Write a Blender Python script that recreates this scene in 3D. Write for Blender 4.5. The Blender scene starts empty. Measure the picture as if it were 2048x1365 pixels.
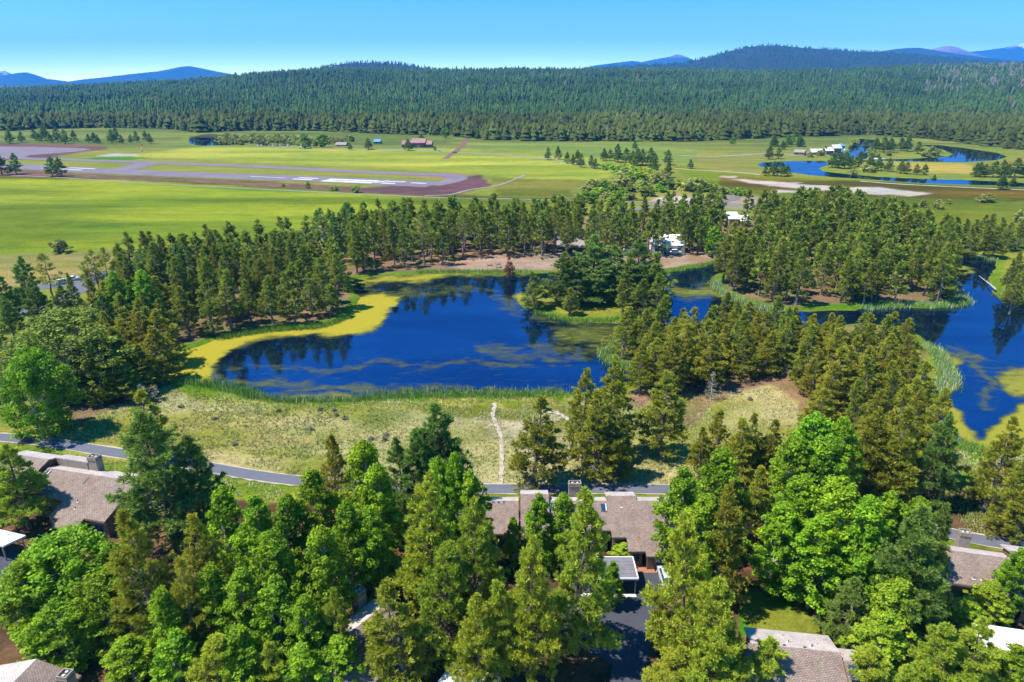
import bpy, math
import numpy as np
from mathutils import Vector, Matrix

# ------------------------------------------------------------------ camera, sky, sun, exposure
SC = bpy.context.scene
COL = SC.collection
F = 2048 * 24 / 36.0
CX, CY, HOR = 1024.0, 682.5, 165.0
PIT = math.atan((CY - HOR) / F)
CH = 65.0
cp, sp = math.cos(PIT), math.sin(PIT)

cam_data = bpy.data.cameras.new('camera')
cam_data.sensor_width = 36.0
cam_data.lens = 24.0
cam_data.clip_start = 1.0
cam_data.clip_end = 60000.0
cam = bpy.data.objects.new('camera', cam_data)
COL.objects.link(cam)
cam.location = (0, 0, CH)
cam.rotation_euler = (math.pi / 2 - PIT, 0, 0)
SC.camera = cam

SUN_EL, SUN_AZ = math.radians(60), math.radians(-99)      # azimuth measured from +Y (view) towards +X
world = bpy.data.worlds.new('World')
SC.world = world
world.use_nodes = True
wn, wl = world.node_tree.nodes, world.node_tree.links
bg = wn['Background']
sky = wn.new('ShaderNodeTexSky')
sky.sky_type = 'NISHITA'
sky.sun_disc = False
sky.sun_elevation = SUN_EL
sky.sun_rotation = SUN_AZ
sky.altitude = 1300
sky.air_density = 1.0
sky.dust_density = 0.05
sky.ozone_density = 3.0
hsv = wn.new('ShaderNodeHueSaturation')
hsv.inputs['Saturation'].default_value = 1.4
# the zenith colours are reached a little sooner above the horizon (very clear mountain air)
tcn = wn.new('ShaderNodeTexCoord')
sxyz = wn.new('ShaderNodeSeparateXYZ')
cxyz = wn.new('ShaderNodeCombineXYZ')
mmax, mpow, madd = wn.new('ShaderNodeMath'), wn.new('ShaderNodeMath'), wn.new('ShaderNodeMath')
mmax.operation, mpow.operation, madd.operation = 'MAXIMUM', 'POWER', 'ADD'
mmax.inputs[1].default_value, mpow.inputs[1].default_value, madd.inputs[1].default_value = 0.0, 0.85, 0.015
nrm = wn.new('ShaderNodeVectorMath')
nrm.operation = 'NORMALIZE'
wl.new(tcn.outputs['Generated'], sxyz.inputs[0])
wl.new(sxyz.outputs[2], mmax.inputs[0])
wl.new(mmax.outputs[0], mpow.inputs[0])
wl.new(mpow.outputs[0], madd.inputs[0])
wl.new(sxyz.outputs[0], cxyz.inputs[0])
wl.new(sxyz.outputs[1], cxyz.inputs[1])
wl.new(madd.outputs[0], cxyz.inputs[2])
wl.new(cxyz.outputs[0], nrm.inputs[0])
wl.new(nrm.outputs[0], sky.inputs[0])
wl.new(sky.outputs[0], hsv.inputs['Color'])
# pale band of air light low over the horizon, all round
mneg, mexp = wn.new('ShaderNodeMath'), wn.new('ShaderNodeMath')
mneg.operation, mexp.operation = 'MULTIPLY', 'EXPONENT'
mneg.inputs[1].default_value = -26.0
wl.new(mmax.outputs[0], mneg.inputs[0])
wl.new(mneg.outputs[0], mexp.inputs[0])
gmix = wn.new('ShaderNodeMix')
gmix.data_type, gmix.blend_type = 'RGBA', 'MULTIPLY'
gmix.inputs[7].default_value = (2.7, 2.5, 1.5, 1)
wl.new(mexp.outputs[0], gmix.inputs[0])
wl.new(hsv.outputs[0], gmix.inputs[6])
wl.new(gmix.outputs[2], bg.inputs['Color'])
bg.inputs['Strength'].default_value = 0.138

sun_data = bpy.data.lights.new('sun', 'SUN')
sun_data.energy = 5.0
sun_data.angle = math.radians(0.53)
sun_data.color = (1.0, 0.95, 0.86)
sun = bpy.data.objects.new('sun', sun_data)
COL.objects.link(sun)
sdir = Vector((math.sin(SUN_AZ) * math.cos(SUN_EL), math.cos(SUN_AZ) * math.cos(SUN_EL), math.sin(SUN_EL)))
sun.rotation_euler = sdir.to_track_quat('Z', 'Y').to_euler()
sun.location = (0, 0, 300)

SC.view_settings.view_transform = 'Standard'
SC.view_settings.look = 'None'
SC.view_settings.gamma = 1.0
SC.view_settings.use_curve_mapping = False
SC.view_settings.exposure = 0.8
SC.cycles.use_denoising = True
SC.cycles.adaptive_threshold = 0.02
SC.cycles.max_bounces = 6
SC.cycles.diffuse_bounces = 2
SC.cycles.glossy_bounces = 2
SC.cycles.transmission_bounces = 3
SC.cycles.transparent_max_bounces = 8
SC.cycles.volume_bounces = 1
SC.cycles.caustics_reflective = False
SC.cycles.caustics_refractive = False

# ------------------------------------------------------------------ projection helpers (photo pixel <-> place)
def ray(px, py):
    x, y = (px - CX) / F, -(py - CY) / F
    return np.array([x, cp + y * sp, -sp + y * cp])

def P(px, py, z=0.0):
    d = ray(px, py)
    return np.array([0, 0, CH]) + d * ((z - CH) / d[2])

def topx(x, y, z=0.0):
    dz = z - CH
    dep = y * cp - dz * sp
    return CX + F * x / dep, CY - F * (y * sp + dz * cp) / dep

def W2(pts, z=0.0):
    return np.array([P(a, b, z)[:2] for a, b in pts])

def pxm(p):
    return F / (p[1] * cp - (p[2] - CH) * sp)

def lerp_tab(tab, x):
    a = np.array(tab, float)
    return np.interp(x, a[:, 0], a[:, 1])

def _h(i, j, s):
    v = (i.astype(np.int64) * 374761393 + j.astype(np.int64) * 668265263 + s * 1442695041) & 0x7fffffff
    v = (v ^ (v >> 13)) * 1274126177 & 0x7fffffff
    return ((v ^ (v >> 16)) & 0xffff) / 65535.0

def vnoise(x, y, s=0):
    xi, yi = np.floor(x), np.floor(y)
    fx, fy = x - xi, y - yi
    fx, fy = fx * fx * (3 - 2 * fx), fy * fy * (3 - 2 * fy)
    a, b = _h(xi, yi, s), _h(xi + 1, yi, s)
    c, d = _h(xi, yi + 1, s), _h(xi + 1, yi + 1, s)
    return (a * (1 - fx) + b * fx) * (1 - fy) + (c * (1 - fx) + d * fx) * fy

def fbm(x, y, s=0, o=4):
    v, a, t = 0, 0.5, 0
    for k in range(o):
        v = v + a * vnoise(x * 2 ** k, y * 2 ** k, s + k)
        t += a
        a *= 0.5
    return v / t

def polydist(X, Y, poly):
    """signed distance of points to polygon, positive outside"""
    poly = np.asarray(poly, float)
    d2 = np.full(X.shape, 1e18)
    ins = np.zeros(X.shape, bool)
    n = len(poly)
    for k in range(n):
        ax, ay = poly[k]
        bx, by = poly[(k + 1) % n]
        ex, ey = bx - ax, by - ay
        t = np.clip(((X - ax) * ex + (Y - ay) * ey) / (ex * ex + ey * ey + 1e-9), 0, 1)
        d2 = np.minimum(d2, (X - ax - t * ex) ** 2 + (Y - ay - t * ey) ** 2)
        c = ((ay > Y) != (by > Y))
        with np.errstate(divide='ignore', invalid='ignore'):
            xi = ax + (Y - ay) * ex / (ey if ey else 1e-9)
        ins ^= c & (X < xi)
    d = np.sqrt(d2)
    return np.where(ins, -d, d)

def linedist(X, Y, line):
    line = np.asarray(line, float)
    d2 = np.full(X.shape, 1e18)
    for (ax, ay), (bx, by) in zip(line[:-1], line[1:]):
        ex, ey = bx - ax, by - ay
        t = np.clip(((X - ax) * ex + (Y - ay) * ey) / (ex * ex + ey * ey + 1e-9), 0, 1)
        d2 = np.minimum(d2, (X - ax - t * ex) ** 2 + (Y - ay - t * ey) ** 2)
    return np.sqrt(d2)

def inpoly(px, py, poly):
    return polydist(np.array([px], float), np.array([py], float), poly)[0] < 0

def sm(a, b, x):
    t = np.clip((x - a) / (b - a), 0, 1)
    return t * t * (3 - 2 * t)

def C(r, g, b, k=0.54):
    f = lambda v: (v / 255 / 12.92 if v < 10.3 else ((v / 255 + 0.055) / 1.055) ** 2.4)
    return np.array([f(r) * k, f(g) * k, f(b) * k])

# ------------------------------------------------------------------ mesh helpers
def mesh_np(name, V, faces, mats=(), mi=None, attrs=None, smooth=False):
    """faces: list of int arrays (n,3)/(n,4)"""
    me = bpy.data.meshes.new(name)
    V = np.ascontiguousarray(V, dtype=np.float32)
    me.vertices.add(len(V))
    me.vertices.foreach_set('co', V.ravel())
    if not isinstance(faces, (list, tuple)):
        faces = [faces]
    loops = np.concatenate([np.asarray(f, np.int32).ravel() for f in faces])
    sizes = np.concatenate([np.full(len(f), f.shape[1], np.int32) for f in faces])
    me.loops.add(len(loops))
    me.loops.foreach_set('vertex_index', loops)
    me.polygons.add(len(sizes))
    st = np.zeros(len(sizes), np.int32)
    st[1:] = np.cumsum(sizes)[:-1]
    me.polygons.foreach_set('loop_start', st)
    if mi is not None:
        me.polygons.foreach_set('material_index', np.asarray(mi, np.int32))
    if smooth:
        me.polygons.foreach_set('use_smooth', np.ones(len(sizes), bool))
    for k, a in (attrs or {}).items():
        a = np.asarray(a, np.float32)
        if a.ndim == 1:
            at = me.attributes.new(k, 'FLOAT', 'POINT')
            at.data.foreach_set('value', a)
        else:
            at = me.attributes.new(k, 'FLOAT_COLOR', 'POINT')
            full = np.ones((len(a), 4), np.float32)
            full[:, :3] = a
            at.data.foreach_set('color', full.ravel())
    me.update(calc_edges=True)
    for m in mats:
        me.materials.append(m)
    return me

def link(name, me, parent=None, loc=None):
    o = bpy.data.objects.new(name, me)
    COL.objects.link(o)
    if parent:
        o.parent = parent
    if loc is not None:
        o.location = loc
    return o

def tag(o, label=None, cat=None, group=None, kind=None):
    if label:
        o['label'] = label
    if cat:
        o['category'] = cat
    if group:
        o['group'] = group
    if kind:
        o['kind'] = kind
    return o

def empty(name, loc, rz=0.0):
    o = bpy.data.objects.new(name, None)
    COL.objects.link(o)
    o.empty_display_size = 0.5
    o.location = loc
    o.rotation_euler = (0, 0, rz)
    return o

class MB:
    def __init__(s):
        s.v, s.f = [], []
    def add(s, vs, fs):
        b = len(s.v)
        s.v += [tuple(float(c) for c in v) for v in vs]
        s.f += [tuple(i + b for i in f) for f in fs]
        return s
    def box(s, x0, x1, y0, y1, z0, z1):
        return s.add([(x0, y0, z0), (x1, y0, z0), (x1, y1, z0), (x0, y1, z0), (x0, y0, z1), (x1, y0, z1), (x1, y1, z1), (x0, y1, z1)],
                     [(3, 2, 1, 0), (4, 5, 6, 7), (0, 1, 5, 4), (1, 2, 6, 5), (2, 3, 7, 6), (3, 0, 4, 7)])
    def hexa(s, b, t):
        return s.add(list(b) + list(t), [(3, 2, 1, 0), (4, 5, 6, 7), (0, 1, 5, 4), (1, 2, 6, 5), (2, 3, 7, 6), (3, 0, 4, 7)])
    def prism(s, poly, z0, z1):
        n = len(poly)
        return s.add([(x, y, z0) for x, y in poly] + [(x, y, z1) for x, y in poly],
                     [tuple(range(n - 1, -1, -1)), tuple(range(n, 2 * n))] + [(k, (k + 1) % n, n + (k + 1) % n, n + k) for k in range(n)])
    def tube(s, pts, rad, n=8, cap=True):
        pts = [Vector(p) for p in pts]
        rings = []
        for k, p in enumerate(pts):
            d = (pts[min(k + 1, len(pts) - 1)] - pts[max(k - 1, 0)]).normalized()
            a = d.orthogonal().normalized()
            if abs(d.z) > 0.5:
                a = (Vector((1, 0, 0)) - d * d.x).normalized()
            b = d.cross(a)
            r = rad[k] if hasattr(rad, '__len__') else rad
            rings.append([p + (a * math.cos(2 * math.pi * i / n) + b * math.sin(2 * math.pi * i / n)) * r for i in range(n)])
        fs = []
        for k in range(len(pts) - 1):
            for i in range(n):
                j = (i + 1) % n
                fs.append((k * n + i, k * n + j, (k + 1) * n + j, (k + 1) * n + i))
        if cap:
            fs += [tuple(range(n - 1, -1, -1)), tuple((len(pts) - 1) * n + i for i in range(n))]
        return s.add([v for r in rings for v in r], fs)
    def mesh(s, name, mats):
        me = bpy.data.meshes.new(name)
        me.from_pydata(s.v, [], s.f)
        for m in (mats if isinstance(mats, (list, tuple)) else [mats]):
            me.materials.append(m)
        me.update()
        return me
    def build(s, name, mats, parent=None, loc=None):
        return link(name, s.mesh(name, mats), parent, loc)

# ------------------------------------------------------------------ materials
def nmat(name):
    m = bpy.data.materials.new(name)
    m.use_nodes = True
    nt = m.node_tree
    b = nt.nodes['Principled BSDF']
    b.inputs['Specular IOR Level'].default_value = 0.25
    return m, nt, b

def noise(nt, scale, detail=3, rough=0.6, vec=None, dist=0.0):
    n = nt.nodes.new('ShaderNodeTexNoise')
    n.inputs['Scale'].default_value = scale
    n.inputs['Detail'].default_value = detail
    n.inputs['Roughness'].default_value = rough
    n.inputs['Distortion'].default_value = dist
    if vec is None:
        g = nt.nodes.new('ShaderNodeNewGeometry')
        vec = g.outputs['Position']
    nt.links.new(vec, n.inputs['Vector'])
    return n.outputs['Fac']

def maprange(nt, v, a, b, c, d):
    n = nt.nodes.new('ShaderNodeMapRange')
    nt.links.new(v, n.inputs[0])
    for k, x in enumerate((a, b, c, d)):
        n.inputs[k + 1].default_value = x
    return n.outputs[0]

def math_(nt, op, a, b=None):
    n = nt.nodes.new('ShaderNodeMath')
    n.operation = op
    for k, x in enumerate((a, b)):
        if x is None:
            continue
        if isinstance(x, (int, float)):
            n.inputs[k].default_value = x
        else:
            nt.links.new(x, n.inputs[k])
    return n.outputs[0]

def mix(nt, fac, a, b, mode='MIX'):
    n = nt.nodes.new('ShaderNodeMix')
    n.data_type = 'RGBA'
    n.blend_type = mode
    if isinstance(fac, (int, float)):
        n.inputs[0].default_value = fac
    else:
        nt.links.new(fac, n.inputs[0])
    for k, x in ((6, a), (7, b)):
        if isinstance(x, (tuple, list, np.ndarray)):
            n.inputs[k].default_value = (*[float(q) for q in x[:3]], 1)
        else:
            nt.links.new(x, n.inputs[k])
    return n.outputs[2]

def scalevec(nt, sx, sy, sz, rot=0.0):
    g = nt.nodes.new('ShaderNodeNewGeometry')
    m = nt.nodes.new('ShaderNodeMapping')
    m.inputs['Scale'].default_value = (sx, sy, sz)
    m.inputs['Rotation'].default_value = (0, 0, rot)
    nt.links.new(g.outputs['Position'], m.inputs['Vector'])
    return m.outputs[0]

def objvec(nt, sx=1, sy=1, sz=1):
    g = nt.nodes.new('ShaderNodeTexCoord')
    m = nt.nodes.new('ShaderNodeMapping')
    m.inputs['Scale'].default_value = (sx, sy, sz)
    nt.links.new(g.outputs['Object'], m.inputs['Vector'])
    return m.outputs[0]

def bump(nt, b, h, strength=0.3, dist=0.1):
    n = nt.nodes.new('ShaderNodeBump')
    n.inputs['Strength'].default_value = strength
    n.inputs['Distance'].default_value = dist
    nt.links.new(h, n.inputs['Height'])
    nt.links.new(n.outputs[0], b.inputs['Normal'])

def plain(name, col, rough=0.7, var=0.25, scale=2.0, metal=0.0, spec=0.25, bmp=0.0):
    m, nt, b = nmat(name)
    f = maprange(nt, noise(nt, scale, 4, 0.65, objvec(nt)), 0.25, 0.75, 1 - var, 1 + var)
    c = mix(nt, 1.0, col, f, 'MULTIPLY')
    nt.links.new(c, b.inputs['Base Color'])
    b.inputs['Roughness'].default_value = rough
    b.inputs['Metallic'].default_value = metal
    b.inputs['Specular IOR Level'].default_value = spec
    if bmp:
        bump(nt, b, noise(nt, scale * 4, 3, 0.6, objvec(nt)), bmp, 0.05)
    return m

def attr(nt, name, out='Color'):
    a = nt.nodes.new('ShaderNodeAttribute')
    a.attribute_name = name
    return a.outputs[out]

def foliage(name, dark, bright, transl=0.35, var=0.35, warm=(0.22, 0.14, 0.03), warmth=0.0):
    m, nt, b = nmat(name)
    t = attr(nt, 't', 'Fac')
    oi = nt.nodes.new('ShaderNodeObjectInfo')
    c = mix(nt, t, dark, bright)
    big = noise(nt, 0.35, 2, 0.5)
    c = mix(nt, maprange(nt, big, 0.45, 0.75, 0.0, warmth), c, warm)
    c = mix(nt, maprange(nt, noise(nt, 1.1, 3, 0.6), 0.42, 0.66, 0.0, 0.8), c, mix(nt, 1.0, c, (1.32, 1.12, 0.7), 'MULTIPLY'))
    h = nt.nodes.new('ShaderNodeHueSaturation')
    nt.links.new(maprange(nt, oi.outputs['Random'], 0, 1, 0.487, 0.517), h.inputs['Hue'])
    nt.links.new(maprange(nt, math_(nt, 'FRACT', math_(nt, 'MULTIPLY', oi.outputs['Random'], 7.13)), 0, 1, 1 - var, 1 + var), h.inputs['Value'])
    nt.links.new(c, h.inputs['Color'])
    nt.links.new(h.outputs[0], b.inputs['Base Color'])
    b.inputs['Roughness'].default_value = 0.55
    b.inputs['Specular IOR Level'].default_value = 0.18
    tr = nt.nodes.new('ShaderNodeBsdfTranslucent')
    nt.links.new(h.outputs[0], tr.inputs['Color'])
    mx = nt.nodes.new('ShaderNodeMixShader')
    mx.inputs[0].default_value = transl
    nt.links.new(b.outputs[0], mx.inputs[1])
    nt.links.new(tr.outputs[0], mx.inputs[2])
    nt.links.new(mx.outputs[0], nt.nodes['Material Output'].inputs['Surface'])
    return m

def sheet_mat(name, col, rough=0.9, var=0.2, scale=0.5, fine=6.0, bmp=0.0):
    m, nt, b = nmat(name)
    f1 = maprange(nt, noise(nt, scale, 5, 0.65), 0.25, 0.75, 1 - var, 1 + var)
    f2 = maprange(nt, noise(nt, fine, 3, 0.7), 0.3, 0.7, 1 - var * 0.8, 1 + var * 0.8)
    c = mix(nt, 1.0, mix(nt, 1.0, col, f1, 'MULTIPLY'), f2, 'MULTIPLY')
    nt.links.new(c, b.inputs['Base Color'])
    b.inputs['Roughness'].default_value = rough
    if bmp:
        bump(nt, b, noise(nt, fine, 3, 0.7), bmp, 0.05)
    return m

M = {}
M['asphalt'] = sheet_mat('asphalt', (0.115, 0.118, 0.14), 0.85, 0.13, 0.25, 8)
M['asphalt_dark'] = sheet_mat('asphalt_dark', (0.055, 0.058, 0.072), 0.8, 0.15, 0.3, 8)
M['asphalt_old'] = sheet_mat('asphalt_old', (0.165, 0.135, 0.155), 0.9, 0.2, 0.05, 1.2)
M['cinder'] = sheet_mat('cinder', C(150, 108, 100), 0.95, 0.2, 0.1, 2)
M['gravel'] = sheet_mat('gravel', (0.23, 0.22, 0.19), 0.95, 0.25, 0.3, 5)
M['dirt'] = sheet_mat('dirt', (0.40, 0.335, 0.25), 0.95, 0.2, 0.6, 5)
M['pave_red'] = sheet_mat('pave_red', C(205, 140, 110), 0.9, 0.12, 1.0, 12)
M['concrete'] = sheet_mat('concrete', (0.55, 0.53, 0.48), 0.85, 0.12, 0.6, 9)
M['marking'] = sheet_mat('marking', (0.52, 0.50, 0.47), 0.8, 0.35, 0.12, 1.0)

# ------------------------------------------------------------------ water outlines (photo pixels)
POND = [(318,735),(325,722),(345,706),(400,690),(440,674),(490,663),(560,656),(640,650),(685,637),(708,612),(722,592),(705,575),
        (700,560),(720,553),(770,551),(830,546),(880,545),(960,546),(1060,545),(1150,545),(1260,545),(1340,541),(1400,531),(1440,522),
        (1462,516),(1470,519),(1450,535),(1432,552),(1428,562),(1440,578),(1470,594),(1510,608),(1580,620),(1650,620),(1720,617),(1780,612),
        (1850,613),(1900,612),(1932,604),(1930,592),(1912,575),(1905,555),(1912,535),(1905,520),(1885,507),(1882,500),(1905,503),(1950,512),
        (1995,518),(1990,535),(1982,555),(1985,575),(2000,592),(2048,602),(2250,625),(2300,640),(2400,760),(2300,890),(2120,903),(2048,897),(2000,905),
        (1962,903),(1935,892),(1905,865),(1880,835),(1862,810),(1855,790),(1885,775),(1900,755),(1895,735),(1875,705),(1855,684),(1840,668),
        (1790,650),(1720,645),(1640,650),(1560,655),(1470,655),(1390,645),(1330,650),(1300,662),(1262,675),(1225,692),(1210,702),(1215,715),
        (1245,730),(1290,742),(1270,760),(1200,775),(1120,785),(1000,787),(850,787),(700,797),(600,799),(520,792),(470,777),(400,765),(340,760),(320,750)]
ISLAND = [(1042,602),(1050,612),(1075,622),(1110,633),(1150,641),(1210,640),(1280,633),(1335,622),(1350,608),(1345,590),(1320,572),(1240,562),(1140,565),(1070,580)]
RIVERS = [
    [(1517,327),(1524,325),(1563,322),(1605,321),(1635,321),(1657,322),(1652,331),(1637,336),(1646,342),(1688,347),(1757,353),(1840,357),(1924,359),(1996,362),
     (2048,365),(2150,368),(2150,376),(2048,373),(1996,370),(1924,368),(1840,365),(1757,359),(1674,354),(1619,349),(1577,343),(1571,334),(1521,333)],
    [(1660,308),(1700,303),(1696,298),(1699,291),(1720,288),(1718,277),(1757,280),(1754,288),(1741,293),(1732,302),(1738,314),(1780,318),(1827,317),(1890,313),(1908,308),(1882,297),
     (1840,290),(1879,290),(1913,294),(1951,299),(1993,305),(2015,313),(1993,320),(1924,324),(1863,323),(1774,321),(1740,317),(1700,316),(1662,312)],
    [(377,281),(382,273),(400,269),(420,267),(445,269),(440,282),(468,290),(400,291),(380,287)],
]
POND_W, ISL_W = W2(POND), W2(ISLAND)
RIV_W = [W2(r) for r in RIVERS]

def water_sd(X, Y):
    d = np.maximum(polydist(X, Y, POND_W), -polydist(X, Y, ISL_W))
    d = d + (fbm(X * 0.22, Y * 0.22, 5, 3) - 0.5) * 2.4
    for r in RIV_W:
        d = np.minimum(d, polydist(X, Y, r))
    return d

# ------------------------------------------------------------------ ground
ys = [45.0]
while ys[-1] < 1500:
    ys.append(ys[-1] * 1.0072 + 0.05)
ys = np.array([-400.0, -150.0, 0.0, 25.0] + ys + [1700, 2200, 3000, 5000, 9000, 15000, 21000])
us = np.concatenate([np.linspace(-2, -1.25, 8)[:-1], np.linspace(-1.25, 1.25, 420), np.linspace(1.25, 2, 8)[1:]])
YY, UU = np.meshgrid(ys, us, indexing='ij')
XX = UU * np.maximum(YY, 45)
X, Y = XX.ravel(), YY.ravel()
SD = np.full(X.shape, 50.0)
near = (Y > 80) & (Y < 1400)
SD[near] = water_sd(X[near], Y[near])
slope = np.where(Y > 450, 0.1, 0.28)
Z = np.clip(-0.5 + slope * SD, -1.6, 0.0)
Z = np.where(Y > 1600, -1.5, Z)
micro = (fbm(X * 0.06, Y * 0.06, 9, 4) - 0.5) * 0.5 * sm(4, 14, SD) * (Y > 100) * (Y < 400)
Z = Z + micro * np.where((Y > 108) & (Y < 135), 0.5, 0.15)
PX, PY = topx(X, np.maximum(Y, 20), 0.0)
wx = (fbm(X * 0.12, Y * 0.12, 21, 3) - 0.5)
wy = (fbm(X * 0.12, Y * 0.12, 33, 3) - 0.5)
gcol = np.zeros((len(X), 3))
gcol[:] = C(160, 165, 62)
duff = C(168, 136, 108)
ndf = fbm(X * 0.3, Y * 0.3, 3, 4)[:, None]
patch = fbm(X * 0.035, Y * 0.06, 12, 4)
patch2 = fbm(X * 0.15, Y * 0.2, 17, 3)
far_streak = fbm(X * 0.006, Y * 0.03, 41, 4)

def paint(poly, col, feather=3.0, amp=8.0, col2=None, f2=None):
    """lay a ground cover over an outline (photo pixels)"""
    p = np.array(poly, float)
    m = (PX > p[:, 0].min() - 60) & (PX < p[:, 0].max() + 60) & (PY > p[:, 1].min() - 40) & (PY < p[:, 1].max() + 40) & (Y > 20)
    if not m.any():
        return
    sc = np.clip((PY[m] - 165) / 500, 0.1, 1.5)
    d = polydist(PX[m] + wx[m] * amp * 3 * sc, PY[m] + wy[m] * amp * 2 * sc, p)
    a = (1 - sm(-feather, feather, d))[:, None]
    c = np.array(col)[None, :]
    if col2 is not None:
        f = f2[m][:, None]
        c = np.array(col)[None, :] * (1 - f) + np.array(col2)[None, :] * f
    gcol[m] = gcol[m] * (1 - a) + c * a

G1 = [(-60,700),(60,690),(180,620),(215,570),(300,545),(420,530),(520,505),(600,480),(700,475),(720,500),(702,552),(706,575),(720,592),(706,612),(684,636),(640,648),(560,654),(490,661),(440,672),(400,688),(345,704),(322,722),(316,740),(330,770),(250,810),(150,850),(100,790),(-60,850)]
G2 = [(600,470),(760,450),(900,445),(1100,440),(1320,430),(1500,440),(1560,470),(1500,498),(1462,514),(1400,529),(1340,539),(1060,543),(880,543),(770,549),(702,553),(660,520)]
G3 = [(1430,556),(1462,518),(1500,500),(1550,462),(1640,440),(1800,462),(1880,503),(1905,520),(1906,560),(1915,580),(1890,605),(1780,608),(1650,618),(1580,618),(1510,606),(1470,592),(1440,576)]
G4 = [(1212,705),(1262,676),(1330,652),(1390,647),(1560,657),(1720,648),(1840,670),(1855,690),(1850,740),(1810,785),(1860,815),(1905,868),(1930,900),(1900,970),(1780,980),(1700,960),(1600,870),(1590,800),(1540,770),(1440,800),(1380,850),(1290,850),(1250,800),(1290,745)]
streak = sm(0.35, 0.65, far_streak)
# valley floor
paint([(-900,168),(3000,168),(3000,300),(-900,300)], C(150,160,70), 6, 10, C(120,135,60), streak)
paint([(250,312),(420,292),(700,300),(900,298),(1200,318),(1235,345),(1200,364),(1000,354),(900,345),(760,335),(420,320)], C(204,204,80), 4, 6, C(166,180,56), streak)
paint([(900,285),(1250,285),(1400,300),(1380,330),(1200,318),(1000,300)], C(140,165,70), 4, 6, C(165,172,80), streak)
paint([(-900,352),(0,352),(240,358),(600,378),(830,394),(780,420),(700,440),(560,475),(400,488),(250,500),(0,512),(-900,540)], C(168,182,38), 3, 5, C(120,142,20), streak)
paint([(-900,330),(0,342),(240,352),(500,362),(880,386),(1000,395),(1300,400),(1300,404),(880,396),(600,379),(240,360),(-900,352)], C(112,112,30), 2, 4, C(88,84,20), streak)
paint([(820,396),(1000,400),(1160,406),(1130,430),(900,444),(800,430),(700,445)], C(156,162,40), 3, 5, C(116,134,24), streak)
paint([(980,356),(1190,362),(1240,372),(1230,398),(1000,394)], C(125,128,36), 3, 6, C(150,150,60), streak)
paint([(-900,500),(0,510),(250,500),(420,492),(500,500),(400,525),(200,545),(0,600),(-900,640)], C(150,155,58), 3, 6, C(190,165,115), patch2 * 0.9)
paint([(1340,330),(1480,343),(1600,355),(1760,362),(3200,380),(3200,520),(1880,500),(1830,450),(1800,420),(1560,402),(1430,385),(1380,360)], C(140,158,22), 4, 6, C(112,128,18), streak)
paint([(1440,352),(1520,356),(1760,366),(2000,376),(2300,382),(2300,405),(1980,400),(1860,398),(1700,392),(1560,386),(1440,374)], C(136,118,22), 4, 8, C(100,92,14), streak)
paint([(1800,420),(2100,400),(2300,410),(2300,480),(1950,460)], C(150,155,40), 5, 8, C(110,128,14), patch2)
paint([(1380,318),(1500,312),(1660,318),(1520,336),(1560,350),(1440,346)], C(165,160,78), 3, 6, C(140,150,60), streak)
paint([(1790,325),(1945,329),(1955,347),(1830,346),(1790,340)], C(208,186,84), 2, 4)
paint([(1900,312),(2300,312),(2300,340),(2000,338),(1940,330)], C(196,180,88), 2, 4, C(160,150,60), streak)
for s_ in ([(1462,358),(1530,362),(1600,369),(1690,374),(1760,375),(1866,388),(1820,393),(1700,386),(1600,378),(1500,367)], [(1545,380),(1612,382),(1600,387),(1545,385)],
           [(1440,352),(1475,353),(1470,356),(1442,355)], [(1560,364),(1600,366),(1598,369),(1566,368)]):
    paint(s_, C(226,212,206), 1.2, 4)
paint([(1295,402),(1340,388),(1440,396),(1500,392),(1580,402),(1600,412),(1480,420),(1380,412),(1310,415)], C(176,156,130), 3, 6, C(200,180,160), patch2)
paint([(1303,400),(1345,391),(1412,399),(1400,407),(1330,409)], C(226,206,200), 2, 4)
paint([(1140,380),(1300,340),(1340,345),(1420,372),(1300,388),(1190,412),(1150,412)], C(140,150,50), 4, 6, C(176,166,84), patch2)
# airfield surroundings
paint([(-900,284),(0,288),(120,290),(215,293),(218,299),(170,304),(120,312),(95,318),(0,322),(-900,340)], C(146,100,98), 1.5, 3)
paint([(120,322),(240,312),(300,316),(240,323)], C(92,150,24), 1.5, 3)
paint([(190,312),(230,307),(275,309),(272,313),(210,314)], C(214,204,200), 1.0, 3)
paint([(-900,328),(0,336),(200,350),(420,360),(700,374),(860,381),(760,388),(640,380),(400,366),(180,356),(-900,340)], C(168,128,104), 1.5, 4, C(130,96,86), patch2)
paint([(690,378),(850,368),(960,350),(985,372),(900,391),(780,390)], C(138,100,104), 2, 4, C(120,84,90), patch2)
paint([(800,352),(880,345),(950,350),(900,358)], C(190,150,120), 1.5, 3)
# foreground meadow and shore
paint([(-300,835),(110,850),(250,795),(330,765),(520,792),(1130,792),(1300,800),(1400,805),(1560,765),(1605,830),(1590,900),(1560,990),(1330,985),(1000,985),(600,975),(420,930),(240,900),(100,890),(-300,900)],
      C(212,198,140), 4, 8, C(164,166,74), sm(0.38, 0.6, patch))
paint([(940,825),(1130,812),(1220,830),(1200,900),(1120,940),(1040,900),(960,860)], C(206,192,158), 10, 14, C(160,160,80), sm(0.45, 0.6, patch2))
paint([(330,770),(520,795),(1130,795),(1130,812),(900,815),(520,812),(380,800)], C(140,160,32), 4, 6, C(190,186,90), sm(0.5, 0.65, patch2))
paint([(820,810),(1000,806),(1120,808),(1040,838),(870,836)], C(132,140,34), 6, 8, C(186,176,100), sm(0.5, 0.65, patch2))
paint([(1870,890),(1960,905),(2300,900),(2300,1110),(2048,1090),(1930,1078),(1880,1000)], C(206,188,120), 5, 10, C(150,160,54), sm(0.45, 0.6, patch2))
paint([(1880,890),(1965,903),(1990,940),(1960,985),(1900,985),(1890,940)], C(128,168,26), 5, 6)
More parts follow.
